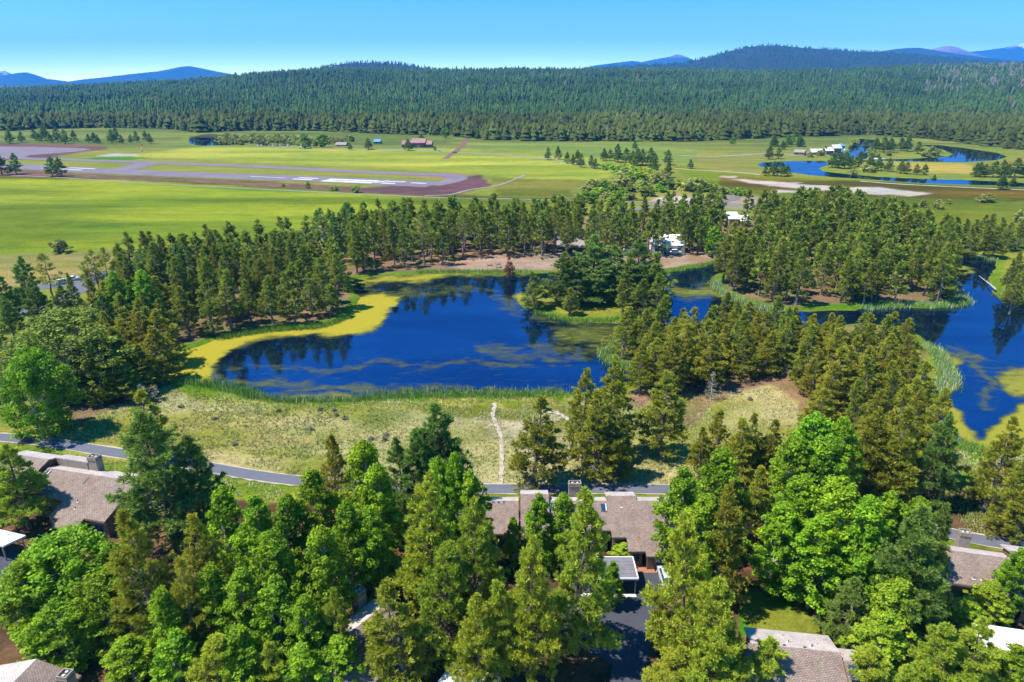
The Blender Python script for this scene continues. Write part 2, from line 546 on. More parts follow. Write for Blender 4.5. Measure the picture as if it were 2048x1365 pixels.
for g_ in (G1, G2, G3, G4):
    paint(g_, duff, 4, 6, C(150,140,84), sm(0.45, 0.7, patch2))
paint([(870,528),(960,512),(1060,508),(1180,500),(1340,496),(1500,488),(1535,503),(1440,522),(1340,537),(1060,541),(930,541)], C(214,176,156), 3, 4, C(196,150,122), sm(0.5, 0.7, patch2))
paint([(1600,610),(1700,606),(1900,604),(1910,590),(1935,600),(1900,613),(1720,617)], C(110,160,30), 2, 3)
# around the houses
town = (PY > 982) & (Y > 20) | (Y <= 62)
tf = sm(0.42, 0.62, patch2)[:, None]
gcol[town] = (C(150,110,84) * (1 - tf) + C(104,80,60) * tf)[town]
paint([(-300,880),(110,895),(240,915),(400,938),(590,970),(980,986),(1340,986),(1560,990),(1750,1035),(1945,1085),(2300,1105),(2300,1125),(1930,1100),(1750,1070),(1560,1020),(1340,1003),(980,1003),(590,1010),(400,990),(240,950),(100,925),(-300,915)],
      C(126,156,40), 3, 4, C(186,182,74), sm(0.4, 0.6, patch2))
paint([(1490,1180),(1590,1190),(1650,1255),(1745,1300),(1700,1315),(1600,1300),(1470,1270)], C(88,158,22), 3, 6, C(156,162,60), sm(0.5, 0.65, patch2))
# damp green bank next to the water
bank = (sm(-0.6, 0.4, SD) * (1 - sm(1.6, 4.2, SD + (patch2 - 0.5) * 4)))[:, None] * ((Y > 80) & (Y < 420))[:, None]
gcol = gcol * (1 - bank) + (C(120,160,28) * (1 - ndf * 0.5) + C(84,126,16) * ndf * 0.5) * bank
bankr = (sm(-4, 0, SD) * (1 - sm(3, 14, SD)))[:, None] * (Y >= 420)[:, None]
gcol = gcol * (1 - bankr * 0.8) + C(150,168,50) * bankr * 0.8
mud = (1 - sm(-1.0, -0.3, SD))[:, None]
gcol = gcol * (1 - mud) + np.array([0.06, 0.055, 0.03]) * mud

nr, nc = YY.shape
idx = np.arange(nr * nc).reshape(nr, nc)
quads = np.stack([idx[:-1, :-1], idx[:-1, 1:], idx[1:, 1:], idx[1:, :-1]], -1).reshape(-1, 4)

gm, nt, b = nmat('ground_cover')
base = attr(nt, 'Col')
n1 = maprange(nt, noise(nt, 1.0, 5, 0.7, scalevec(nt, 0.12, 0.2, 0.2)), 0.25, 0.75, 0.78, 1.22)
n2 = maprange(nt, noise(nt, 1.1, 4, 0.75), 0.28, 0.72, 0.62, 1.36)
n3 = maprange(nt, noise(nt, 5.0, 3, 0.7), 0.3, 0.7, 0.72, 1.25)
big = noise(nt, 1.0, 5, 0.62, scalevec(nt, 0.008, 0.03, 0.03), 0.6)
base = mix(nt, maprange(nt, big, 0.38, 0.64, 0.0, 1.0), mix(nt, 1.0, base, (1.16, 1.02, 0.95), 'MULTIPLY'), mix(nt, 1.0, base, (0.74, 0.84, 0.8), 'MULTIPLY'))
mid = noise(nt, 1.0, 5, 0.7, scalevec(nt, 0.03, 0.13, 0.13), 0.4)
base = mix(nt, maprange(nt, mid, 0.42, 0.62, 0.0, 0.75), base, mix(nt, 1.0, base, (0.72, 0.80, 0.62), 'MULTIPLY'))
c1 = mix(nt, 1.0, mix(nt, 1.0, mix(nt, 1.0, base, n1, 'MULTIPLY'), n2, 'MULTIPLY'), n3, 'MULTIPLY')
nt.links.new(c1, b.inputs['Base Color'])
b.inputs['Roughness'].default_value = 0.95
b.inputs['Specular IOR Level'].default_value = 0.08
bump(nt, b, noise(nt, 2.2, 4, 0.75), 0.5, 0.25)
ground = link('ground', mesh_np('ground', np.stack([X, Y, Z], 1), quads, [gm], attrs={'Col': np.clip(gcol, 0, 1)}, smooth=True))
tag(ground, kind='structure')

# ------------------------------------------------------------------ water
wm, nt, b = nmat('pond_water')
b.inputs['Base Color'].default_value = (0.004, 0.012, 0.03, 1)
b.inputs['Roughness'].default_value = 0.05
b.inputs['IOR'].default_value = 1.33
gl = nt.nodes.new('ShaderNodeBsdfGlossy')
wv = noise(nt, 1.0, 4, 0.6, scalevec(nt, 0.012, 0.05, 1.0, 0.15), 1.0)
nt.links.new(mix(nt, maprange(nt, wv, 0.38, 0.62, 0, 1), (0.055, 0.18, 0.42), (0.15, 0.32, 0.60)), gl.inputs['Color'])
nt.links.new(maprange(nt, wv, 0.38, 0.62, 0.03, 0.10), gl.inputs['Roughness'])
bn = nt.nodes.new('ShaderNodeBump')
bn.inputs['Strength'].default_value = 0.05
bn.inputs['Distance'].default_value = 0.06
nt.links.new(noise(nt, 1.0, 3, 0.6, scalevec(nt, 0.5, 1.1, 1.0)), bn.inputs['Height'])
nt.links.new(bn.outputs[0], gl.inputs['Normal'])
mx = nt.nodes.new('ShaderNodeMixShader')
mx.inputs[0].default_value = 0.55
nt.links.new(b.outputs[0], mx.inputs[1])
nt.links.new(gl.outputs[0], mx.inputs[2])
nt.links.new(mx.outputs[0], nt.nodes['Material Output'].inputs['Surface'])
M['water'] = wm
for nm, x0, x1, y0, y1, z in (('pond_water', -130, 330, 100, 320, -0.5), ('river_water', 190, 620, 440, 900, -0.5), ('river_water', -440, -300, 720, 900, -0.5)):
    v = np.array([(x0, y0, z), (x1, y0, z), (x1, y1, z), (x0, y1, z)])
    tag(link(nm, mesh_np(nm, v, np.array([[0, 1, 2, 3]]), [wm])), kind='structure')

# floating algae: a thin mat with an uneven, broken edge
ALG = [  # outline, cover 0..1, yellow 0..1
    ([(300,740),(330,690),(430,655),(550,638),(630,632),(690,620),(715,590),(770,580),(806,588),(788,624),(758,658),(704,674),(624,674),(546,677),(500,686),(464,702),(444,722),(430,750),(440,778),(320,776)], 1.0, 1.0),
    ([(515,786),(620,785),(770,783),(750,796),(600,803)], 0.8, 0.7),
    ([(698,552),(830,545),(870,541),(1060,542),(1060,551),(960,554),(880,560),(830,570),(770,566),(720,572),(698,562)], 1.0, 0.75),
    ([(1018,588),(1042,583),(1064,614),(1044,618),(1026,606)], 0.95, 0.6),
    ([(970,590),(1020,588),(1050,618),(1050,640),(1010,630),(980,610)], 0.42, 0.6),
    ([(1050,616),(1110,634),(1150,642),(1165,655),(1100,652),(1060,640)], 0.5, 0.2),
    ([(1130,640),(1230,639),(1310,628),(1296,648),(1200,653),(1150,650)], 1.0, 0.8),
    ([(1090,648),(1300,650),(1270,682),(1190,692),(1150,700),(1100,682)], 0.55, 0.3),
    ([(1178,692),(1235,678),(1262,676),(1214,704),(1245,730),(1200,716)], 0.9, 0.5),
    ([(1345,572),(1430,566),(1490,596),(1440,602),(1380,600),(1345,590)], 0.68, 0.5),
    ([(1440,590),(1500,600),(1560,618),(1560,640),(1480,625)], 0.5, 0.2),
    ([(1900,512),(1952,540),(1932,553),(1900,552),(1905,530)], 0.85, 0.5),
    ([(1926,590),(1946,600),(1936,612),(1900,614)], 0.7, 0.6),
    ([(1856,688),(1900,700),(1936,720),(1912,750),(1925,780),(1890,802),(1850,812),(1870,780),(1895,750)], 0.78, 0.6),
    ([(1846,798),(1905,812),(1960,872),(2000,830),(2048,806),(2200,800),(2200,910),(1960,908),(1900,862)], 0.97, 0.55),
    ([(1985,745),(2048,730),(2200,720),(2200,796),(2030,802),(1990,772)], 0.75, 0.65),
]
ALG += [([(430,748),(560,705),(760,700),(960,690),(1100,690),(1190,700),(1180,770),(1000,785),(700,785),(480,772)], 0.15, 0.2), ([(1900,690),(2060,720),(2060,800),(1960,830),(1900,760)], 0.2, 0.3), ([(720,560),(1000,560),(1000,592),(760,588)], 0.22, 0.3)]
WISP = [([(620,742),(700,735),(760,722),(830,727),(960,727),(1060,738)], 6, 0.42), ([(960,700),(1040,716),(1110,722),(1190,700)], 7, 0.42),
        ([(430,745),(470,768),(560,777),(800,776),(1000,783),(1120,780)], 6, 0.5), ([(470,735),(560,738),(700,740)], 5, 0.34),
        ([(1060,704),(1160,690),(1275,664)], 8, 0.45), ([(1900,700),(1950,720),(1980,765),(1960,810)], 8, 0.5), ([(700,575),(830,585),(980,580)], 6, 0.42),
        ([(960,690),(1060,700),(1150,690)], 6, 0.34)]
ax_, ay_ = np.arange(-126, 240, 0.8), np.arange(112, 300, 0.8)
AX, AY = np.meshgrid(ax_, ay_)
sh = AX.shape
AX, AY = AX.ravel(), AY.ravel()
apx, apy = topx(AX, AY, -0.48)
asd = water_sd(AX, AY)
wn1, wn2 = (fbm(AX * 0.2, AY * 0.2, 51, 5) - 0.5) * 36, (fbm(AX * 0.2, AY * 0.2, 57, 5) - 0.5) * 19
dens, yel = np.zeros(len(AX)), np.full(len(AX), 0.5)
for poly, dn, ye in ALG:
    d = polydist(apx + wn1, apy + wn2, np.array(poly, float))
    a = dn * 1.25 * (1 - sm(-15, 9, d))
    yel = np.where(a > dens, ye, yel)
    dens = np.maximum(dens, a)
for line_, wd, dn in WISP:
    d = linedist(apx + wn1 * 1.6, apy + wn2 * 1.8, line_)
    dens = np.maximum(dens, (dn + 0.10) * (1 - sm(0, wd * 3.4, d)))
dens = np.maximum(dens, 0.85 * (1 - sm(0.2, 1.4, -asd + (fbm(AX * 0.1, AY * 0.1, 77, 3) - 0.4) * 4)))
dens = np.where(asd < 0.7, dens, 0)
keep = (dens > 0.06).reshape(sh)
ai = np.arange(len(AX)).reshape(sh)
kq = keep[:-1, :-1] | keep[:-1, 1:] | keep[1:, 1:] | keep[1:, :-1]
q = np.stack([ai[:-1, :-1], ai[:-1, 1:], ai[1:, 1:], ai[1:, :-1]], -1)[kq]
used, inv = np.unique(q, return_inverse=True)
am, nt, b = nmat('algae_mat')
de, ye = attr(nt, 'dens', 'Fac'), attr(nt, 'yel', 'Fac')
nn = noise(nt, 1.0, 7, 0.7, scalevec(nt, 0.10, 0.24, 1.0, 0.12), 2.2)
c = mix(nt, ye, C(134,152,50), C(200,182,36))
c = mix(nt, maprange(nt, noise(nt, 0.35, 4, 0.7), 0.4, 0.7, 0, 0.5), c, C(176,176,40))
mot = noise(nt, 0.9, 5, 0.75)
c = mix(nt, maprange(nt, math_(nt, 'ADD', de, math_(nt, 'MULTIPLY', math_(nt, 'SUBTRACT', mot, 0.5), 1.3)), 0.45, 1.15, 0.0, 1.0), C(112,124,40), c)
nt.links.new(c, b.inputs['Base Color'])
b.inputs['Roughness'].default_value = 0.8
tr = nt.nodes.new('ShaderNodeBsdfTransparent')
mx = nt.nodes.new('ShaderNodeMixShader')
al = maprange(nt, math_(nt, 'ADD', de, math_(nt, 'MULTIPLY', math_(nt, 'SUBTRACT', nn, 0.5), 1.5)), 0.30, 1.0, 0, 0.97)
nt.links.new(al, mx.inputs[0])
nt.links.new(tr.outputs[0], mx.inputs[1])
nt.links.new(b.outputs[0], mx.inputs[2])
nt.links.new(mx.outputs[0], nt.nodes['Material Output'].inputs['Surface'])
alg = link('algae', mesh_np('algae', np.stack([AX[used], AY[used], np.full(len(used), -0.47)], 1), inv.reshape(-1, 4), [am], attrs={'dens': dens[used], 'yel': yel[used]}))
tag(alg, 'yellow green algae mats floating along the pond edges', 'algae', kind='stuff')
# ------------------------------------------------------------------ roads, paths, airfield
def smooth_line(p, n=8):
    p = np.array(p, float)
    out = []
    for k in range(len(p) - 1):
        p0, p1, p2, p3 = p[max(k - 1, 0)], p[k], p[k + 1], p[min(k + 2, len(p) - 1)]
        for t in np.linspace(0, 1, n, endpoint=False):
            out.append(0.5 * ((2 * p1) + (-p0 + p2) * t + (2 * p0 - 5 * p1 + 4 * p2 - p3) * t * t + (-p0 + 3 * p1 - 3 * p2 + p3) * t ** 3))
    out.append(p[-1])
    return np.array(out)

def strip_geo(line, width, z, n=8, rough=0.0, seed=1):
    p = smooth_line(W2(line), n)
    d = np.gradient(p, axis=0)
    d /= np.linalg.norm(d, axis=1)[:, None] + 1e-9
    nm = np.stack([-d[:, 1], d[:, 0]], 1)
    r = np.random.default_rng(seed)
    wl_ = width / 2 * (1 + rough * (r.random(len(p)) - 0.5) * 2)
    wr_ = width / 2 * (1 + rough * (r.random(len(p)) - 0.5) * 2)
    a, b_ = p + nm * wl_[:, None], p - nm * wr_[:, None]
    k = len(p)
    V = np.concatenate([np.c_[a, np.full(k, z)], np.c_[b_, np.full(k, z)]])
    i = np.arange(k - 1)
    return V, np.stack([i + k, i + k + 1, i + 1, i], 1)

def strip(name, line, width, z, m, n=8, rough=0.0, kind='structure', parent=None, seed=1):
    V, Q = strip_geo(line, width, z, n, rough, seed)
    o = link(name, mesh_np(name, V, Q, [m]), parent)
    if kind:
        tag(o, kind=kind)
    return o

def sheet(name, pts, z, m, kind='structure', parent=None):
    w = W2(pts)
    o = link(name, mesh_np(name, np.c_[w, np.full(len(w), z)], np.arange(len(w))[None, :], [m]), parent)
    if kind:
        tag(o, kind=kind)
    return o

BIKE = [(-60,872),(20,877),(100,886),(215,904),(320,920),(420,936),(500,950),(590,962),(700,972),(850,978),(1000,979),(1170,979),(1340,980),(1500,988),(1700,1022),(1945,1078),(2048,1090),(2140,1098)]
strip('path_shoulder', BIKE, 3.3, 0.10, M['dirt'], 8, 0.12)
strip('bike_path', BIKE, 2.7, 0.13, M['asphalt'], 8)
strip('trail', [(985,808),(990,812),(985,830),(992,850),(1000,872),(1004,905),(1003,940),(1000,972)], 0.75, 0.12, M['dirt'], 8, 0.45, seed=4)
strip('trail', [(1085,822),(1110,826),(1130,835),(1150,850)], 1.0, 0.12, M['dirt'], 6, 0.5, seed=9)
strip('street', [(-120,642),(0,634),(70,618),(120,602),(160,578),(190,560),(240,545),(330,533),(420,526),(490,508),(540,492),(600,482),(700,470),(800,458),(950,450)], 6.5, 0.08, M['asphalt'], 8)
strip('street', [(150,562),(170,552),(200,548),(235,543)], 4.0, 0.07, M['asphalt'], 8)
strip('parking_lane', [(30,585),(80,575),(130,570),(170,566)], 7.0, 0.075, M['asphalt'], 8)
strip('street', [(1180,440),(1260,420),(1340,414),(1400,410),(1440,405),(1470,397),(1462,389),(1430,384),(1405,380),(1370,368),(1360,366)], 6.0, 0.1, M['asphalt_old'], 8)
strip('meadow_track', [(-150,340),(0,350),(120,356),(240,364),(400,373),(600,383),(700,388),(880,396),(1000,398),(1290,404),(1320,400)], 2.2, 0.12, M['gravel'], 8, 0.2)
strip('dirt_track', [(850,392),(900,390),(940,380),(1000,370),(1050,350)], 2.2, 0.12, M['gravel'], 8, 0.3)
strip('dirt_track_red', [(890,318),(915,300),(930,285),(935,272)], 5.0, 0.12, M['cinder'], 6, 0.3)
strip('dirt_track', [(1350,338),(1480,346),(1520,350)], 3.0, 0.12, M['dirt'], 6, 0.3)
strip('dirt_track', [(1720,363),(1800,369),(1900,374),(2060,381)], 3.0, 0.12, M['dirt'], 6, 0.3)
strip('valley_road', [(560,294),(700,298),(860,303),(1000,310),(1090,318),(1150,326),(1200,335),(1235,345)], 6.0, 0.12, M['gravel'], 8)
strip('valley_road', [(1355,312),(1440,313),(1530,308),(1600,310)], 7.0, 0.12, M['gravel'], 8)

strip('runway', [(-200,322),(0,331.5),(240,344),(550,356),(683,361),(868,369.5)], 27.0, 0.10, M['asphalt_old'], 6)
strip('taxiway', [(-200,312),(0,316),(62,318),(240,323.5),(410,330),(547,335.5),(700,344),(817,348.5),(890,351),(915,356),(900,363),(862,371)], 15.0, 0.14, M['asphalt_old'], 8)
strip('taxiway', [(300,326),(270,334),(228,344)], 20.0, 0.12, M['asphalt_old'], 6)
sheet('apron', [(-250,292),(60,294),(168,297),(182,300),(150,304),(60,311),(40,319),(-250,313)], 0.09, M['asphalt_old'])
for k, (x0, y0, x1, y1, w_) in enumerate([(597,356.3,637,357.8,3.5), (586,358.9,625,360.4,3.5), (657,359.2,756,363.0,6.0), (644,362.3,745,366.3,6.5), (763,366.9,790,367.9,3.5),
        (772,363.4,811,364.9,3.5), (821,366.4,853,367.8,3.0), (84,337.0,164,341.0,3.0), (139,336.2,191,338.6,2.6), (748,365.6,778,362.4,4.0), (500,353.6,570,356.6,1.4)]):
    o = strip('runway_marking', [(x0, y0), (x1, y1)], w_, 0.17, M['marking'], 1)
# driveway in front of the middle house
sheet('driveway', [(1180,1146),(1316,1147),(1322,1165),(1312,1200),(1303,1240),(1297,1300),(1290,1400),(1215,1400),(1225,1330),(1150,1290),(1090,1240),(1120,1190)], 0.05, M['asphalt_dark'])
sheet('driveway_apron', [(1160,1187.5),(1271,1187.5),(1273,1195),(1160,1195)], 0.058, M['concrete'])
sheet('brick_walk', [(1262,1132),(1314,1132),(1317,1146.6),(1262,1146.6)], 0.06, M['pave_red'])
sheet('driveway', [(1915,1300),(1950,1275),(1990,1300),(1960,1365),(1930,1420),(1880,1400)], 0.05, M['asphalt_dark'])
sheet('brick_walk', [(1910,1246),(1948,1247),(1954,1275),(1918,1296)], 0.056, M['pave_red'])
sheet('driveway', [(-80,1100),(30,1100),(60,1130),(150,1230),(160,1290),(110,1300),(-80,1200)], 0.05, M['asphalt_dark'])

# ------------------------------------------------------------------ hills, mountains
def u_of(px):
    return (np.asarray(px, float) - CX) * cp / F

def tan_el(py):
    y = -(np.asarray(py, float) - CY) / F
    return (-sp + y * cp) / (cp + y * sp)

LAY = [  # skyline (pixel), distance of foot, ridge, back foot
    ([(-700,196),(0,187),(200,178),(400,167),(480,160),(560,152),(640,147),(760,148),(900,149),(1000,147),(1200,147),(1400,149),(1560,150),(1650,148),(1750,143),(1850,140),(1950,138),(2048,136),(2700,128)], 1240, 3300, 5200),
    ([(-700,190),(300,188),(420,172),(520,156),(600,147),(650,136),(690,128),(740,126),(800,128),(860,139),(950,148),(1100,165),(2700,190)], 3600, 5000, 6800),
    ([(-700,200),(1000,180),(1150,140),(1250,133),(1360,128),(1400,118),(1450,103),(1500,93),(1540,91),(1600,96),(1700,103),(1780,107),(1860,114),(1960,124),(2048,128),(2700,140)], 4300, 6400, 8800),
]
def hill_z(X, Y):
    px = CX + F * (X / Y) / cp
    z = np.full(X.shape, -1.5)
    for tab, y0, y1, y2 in LAY:
        hr = CH + y1 * tan_el(lerp_tab(tab, px))
        t = np.clip((Y - y0) / (y1 - y0), 0, 1)
        up = 0.55 * t + 0.45 * sm(0, 1, t)
        back = 1 - sm(0, 1, (Y - y1) / (y2 - y1))
        zz = (hr + 3) * np.where(Y < y1, up, back) - 2 + (fbm(X * 0.004, Y * 0.004, 61, 3) - 0.5) * 26 * sm(0, 0.25, t) * (1 - 0.8 * sm(0.7, 1.0, t))
        z = np.maximum(z, np.where(t > 0, zz, -2))
    return z

hy = np.concatenate([np.linspace(1240, 3400, 70), np.linspace(3450, 9000, 60)])
hu = np.linspace(-1.2, 1.2, 260)
HY, HU = np.meshgrid(hy, hu, indexing='ij')
HX = HY * HU
HZ = hill_z(HX.ravel(), HY.ravel())
ii = np.arange(HX.size).reshape(HX.shape)
hq = np.stack([ii[:-1, :-1], ii[:-1, 1:], ii[1:, 1:], ii[1:, :-1]], -1).reshape(-1, 4)
M['hill'] = sheet_mat('hill_ground', (0.02, 0.03, 0.012), 1.0, 0.35, 0.004, 0.03)
tag(link('hills', mesh_np('hills', np.c_[HX.ravel(), HY.ravel(), HZ], hq, [M['hill']], smooth=True)), kind='structure')

def mountain_mat(name, snow=0.0, top=None):
    m, nt, b = nmat(name)
    c = mix(nt, maprange(nt, noise(nt, 0.0016, 5, 0.7), 0.35, 0.65, 0, 1), (0.022, 0.036, 0.022), (0.05, 0.06, 0.045))
    g = nt.nodes.new('ShaderNodeNewGeometry')
    sx = nt.nodes.new('ShaderNodeSeparateXYZ')
    nt.links.new(g.outputs['Position'], sx.inputs[0])
    if top:
        c = mix(nt, maprange(nt, math_(nt, 'ADD', sx.outputs[2], math_(nt, 'MULTIPLY', noise(nt, 0.003, 4, 0.6), 150)), top[0], top[1], 0, 1), c, top[2])
    if snow:
        f = maprange(nt, math_(nt, 'ADD', sx.outputs[2], math_(nt, 'MULTIPLY', noise(nt, 0.006, 5, 0.75), 520)), snow, snow + 60, 0, 1)
        c = mix(nt, f, c, (0.8, 0.8, 0.8))
    nt.links.new(c, b.inputs['Base Color'])
    b.inputs['Roughness'].default_value = 1.0
    b.inputs['Specular IOR Level'].default_value = 0.0
    return m

def mountain(tab, D, depth, m, seed):
    a = np.array(tab, float)
    px = np.linspace(a[0, 0], a[-1, 0], 160)
    u = u_of(px)
    hr = CH + D * tan_el(np.interp(px, a[:, 0], a[:, 1]))
    rows = np.linspace(-1, 1, 41)
    Ym = D + rows[:, None] * depth + np.zeros_like(u)[None, :]
    Xm = Ym * u[None, :]
    w = np.clip(1 - np.abs(rows), 0, 1)[:, None] ** 1.15
    n_ = (fbm(Xm * 0.0016, Ym * 0.0009, seed, 4) - 0.5) * 0.35 * np.minimum(1, np.abs(rows)[:, None] * 5)
    Zm = np.maximum(-2 + (hr[None, :] + 2) * w * (1 + n_), -2)
    ii = np.arange(Xm.size).reshape(Xm.shape)
    q = np.stack([ii[:-1, :-1], ii[:-1, 1:], ii[1:, 1:], ii[1:, :-1]], -1).reshape(-1, 4)
    tag(link('mountain', mesh_np('mountain', np.c_[Xm.ravel(), Ym.ravel(), Zm.ravel()], q, [m], smooth=True)), kind='structure')

mm = mountain_mat('mountain_forest')
mountain([(-260,165),(-120,152),(-40,146),(0,143.5),(15,142),(28,149),(50,160),(70,166)], 18500, 2200, mountain_mat('mountain_snow', 515), 3)
mountain([(-200,168),(-60,166),(0,158),(25,149),(42,146),(58,145),(72,149),(95,158),(115,160.5),(140,163.5),(160,160),(200,156),(260,149),(320,143),(352,137),(370,133.5),(385,132.5),(402,136),(440,144),(480,151),(540,160),(640,168)], 16000, 2200, mm, 4)
mountain([(1110,150),(1190,131),(1230,126),(1262,122),(1280,124.5),(1318,117),(1335,114),(1347,109.5),(1358,110),(1374,117),(1420,132),(1480,150)], 18500, 2400, mountain_mat('mountain_bare', 0, (690, 760, (0.24, 0.17, 0.15))), 5)
mountain([(1640,130),(1700,112),(1772,99.5),(1800,96.5),(1826,96),(1850,100),(1900,108),(1960,116),(2048,124),(2200,140)], 10500, 900, mm, 6)
mountain([(1800,112),(1845,100.5),(1868,94),(1885,92),(1903,96),(1925,104),(1960,114),(2000,125)], 17500, 1800, mountain_mat('mountain_cinder', 0, (640, 840, (0.34, 0.20, 0.17))), 7)
mountain([(1860,118),(1922,104.5),(1950,102),(1985,97),(2010,92),(2026,88),(2048,86),(2090,78),(2160,70),(2300,76),(2450,110)], 18400, 2400, mountain_mat('mountain_high', 1130, None), 8)

# ------------------------------------------------------------------ far forest: one mass
rng = np.random.default_rng(7)
FB = [(-700,262),(0,262),(100,258),(220,256),(330,259),(380,266),(480,262),(620,262),(760,268),(900,272),(960,280),(1100,283),(1250,283),(1400,283),(1520,278),(1600,274),(1690,272),(1760,270),(1850,276),(1950,285),(2048,300),(2700,310)]
def proto_far(k):
    r = np.random.default_rng(100 + k)
    V, T = [], []
    tiers = 4
    for t in range(tiers):
        z0, z1 = 0.08 + t * 0.2, min(1.0, 0.08 + t * 0.2 + 0.38)
        rad = 0.2 * (1 - t / tiers * 0.82)
        n = 6
        b0 = len(V)
        ph = r.random() * 6
        for i in range(n):
            a = ph + 2 * math.pi * i / n
            rr = rad * (0.65 + 0.6 * r.random())
            V.append((math.cos(a) * rr, math.sin(a) * rr, z0 + (r.random() - 0.5) * 0.09))
        V.append(((r.random() - 0.5) * 0.04, (r.random() - 0.5) * 0.04, z1))
        for i in range(n):
            T.append((b0 + i, b0 + (i + 1) % n, b0 + n))
    return np.array(V), np.array(T)

def scatter_far(pts, H, Wd, colr):
    N = len(pts)
    Vs, Ts, Cs, off = [], [], [], 0
    kind = rng.integers(0, 5, N)
    rot = rng.random(N) * 6.28
    for k in range(5):
        pv, pt = proto_far(k)
        s = np.where(kind == k)[0]
        c_, s_ = np.cos(rot[s])[:, None], np.sin(rot[s])[:, None]
        x = (pv[None, :, 0] * c_ - pv[None, :, 1] * s_) * (H[s] * Wd[s])[:, None] + pts[s, 0][:, None]
        y = (pv[None, :, 0] * s_ + pv[None, :, 1] * c_) * (H[s] * Wd[s])[:, None] + pts[s, 1][:, None]
        z = pv[None, :, 2] * H[s][:, None] + pts[s, 2][:, None]
        Vs.append(np.stack([x, y, z], -1).reshape(-1, 3))
        Ts.append((pt[None] + (np.arange(len(s)) * len(pv))[:, None, None]).reshape(-1, 3) + off)
        Cs.append(np.repeat(colr[s], len(pv), 0))
        off += len(s) * len(pv)
    return np.concatenate(Vs), np.concatenate(Ts), np.concatenate(Cs)

N = 46000
u = rng.uniform(-0.86, 0.86, N)
pxx = CX + F * u / cp
yb = np.array([P(0, v)[1] for v in np.linspace(250, 320, 71)])
ybase = np.interp(lerp_tab(FB, pxx), np.linspace(250, 320, 71), yb)
yy = ybase + (3650 - ybase) * rng.random(N) ** 1.15
xx = u * yy
zz = np.where(yy > 1240, hill_z(xx, yy), 0.0)
H_ = rng.normal(18, 4.2, N).clip(8, 34) * np.interp(yy, [800, 1600, 3500], [0.86, 1.0, 1.25])
Wd = rng.uniform(0.85, 1.5, N) * np.interp(yy, [800, 1400, 3500], [1.1, 1.0, 1.35])
lowf = (yy < 1020 + 420 * fbm(xx * 0.004, yy * 0.004, 4, 2) + rng.normal(0, 60, N))
Wd = Wd * np.where(lowf, 1.4, 1.0)
cl = np.where(lowf[:, None], C(84, 94, 40, 0.66), C(74, 100, 42, 0.66))
cl = cl * rng.uniform(0.65, 1.35, N)[:, None] * (0.55 + 0.9 * fbm(xx * 0.006, yy * 0.006, 8, 3))[:, None]
grey = rng.random(N) < np.where((pxx > 1850) & (yy > 1900), 0.2, 0.005) * np.where(lowf, 0.0, 1.0)
cl[grey] = C(128, 120, 112, 0.7)
red = rng.random(N) < 0.002
cl[red] = C(140, 96, 66, 0.7)
clear = np.zeros(N, bool)
for r in RIV_W:
    clear |= polydist(xx, yy, r) < 10
k = ~clear
pts = np.c_[xx, yy, zz - 0.5]
N2 = 14000
u2 = rng.uniform(-0.86, 0.86, N2)
y2 = rng.uniform(3700, 6500, N2)
x2 = u2 * y2
z2 = hill_z(x2, y2)
H2 = rng.normal(20, 3, N2).clip(12, 28)
c2 = C(66, 88, 44, 0.62)[None, :] * rng.uniform(0.6, 1.4, N2)[:, None]
pts = np.concatenate([pts[k], np.c_[x2, y2, z2 - 0.5]])
V, T, Cc = scatter_far(pts, np.concatenate([H_[k], H2]), np.concatenate([Wd[k], rng.uniform(1.0, 1.6, N2)]), np.concatenate([cl[k], c2]))
fm, nt, b = nmat('forest_needles')
nt.links.new(attr(nt, 'Col'), b.inputs['Base Color'])
b.inputs['Roughness'].default_value = 0.8
b.inputs['Specular IOR Level'].default_value = 0.05
tag(link('forest', mesh_np('forest', V, T, [fm], attrs={'Col': Cc})), 'dark conifer forest covering the valley edge and hills', 'forest', kind='stuff')

# ------------------------------------------------------------------ haze
hm = bpy.data.materials.new('haze')
hm.use_nodes = True
nt = hm.node_tree
for n_ in list(nt.nodes):
    if n_.type == 'BSDF_PRINCIPLED':
        nt.nodes.remove(n_)
pv = nt.nodes.new('ShaderNodeVolumePrincipled')
pv.inputs['Color'].default_value = (0.05, 0.36, 1.0, 1)
pv.inputs['Density'].default_value = 6.2e-5
pv.inputs['Anisotropy'].default_value = 0.0
nt.links.new(pv.outputs[0], nt.nodes['Material Output'].inputs['Volume'])
hz = MB().box(-43000, 43000, -900, 21500, -4, 1250).build('haze', hm)
tag(hz, 'thin blue air between the camera and mountains', 'haze', kind='stuff')
# ------------------------------------------------------------------ tree building
def bark(name, a, b_, sc=3.0):
    m, nt, b = nmat(name)
    f = noise(nt, sc, 4, 0.7, objvec(nt, 1, 1, 0.3))
    nt.links.new(mix(nt, maprange(nt, f, 0.35, 0.65, 0, 1), a, b_), b.inputs['Base Color'])
    b.inputs['Roughness'].default_value = 0.95
    return m
M['bark_pine'] = bark('bark_pine', (0.09, 0.06, 0.045), (0.22, 0.16, 0.12))
M['bark_pole'] = bark('bark_pole', (0.13, 0.10, 0.085), (0.30, 0.25, 0.21))
M['bark_aspen'] = bark('bark_aspen', (0.28, 0.27, 0.22), (0.62, 0.60, 0.52), 2.0)
M['bark_dead'] = bark('bark_dead', (0.30, 0.27, 0.25), (0.52, 0.48, 0.45))
M['fol_P'] = foliage('needles_ponderosa', (0.075, 0.125, 0.012), (0.45, 0.55, 0.055), 0.35, 0.16)
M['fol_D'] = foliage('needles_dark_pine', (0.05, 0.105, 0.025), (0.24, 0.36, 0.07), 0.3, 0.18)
M['fol_L'] = foliage('needles_lodgepole', (0.075, 0.105, 0.013), (0.42, 0.44, 0.045), 0.35, 0.16, warm=(0.34, 0.25, 0.04), warmth=0.25)
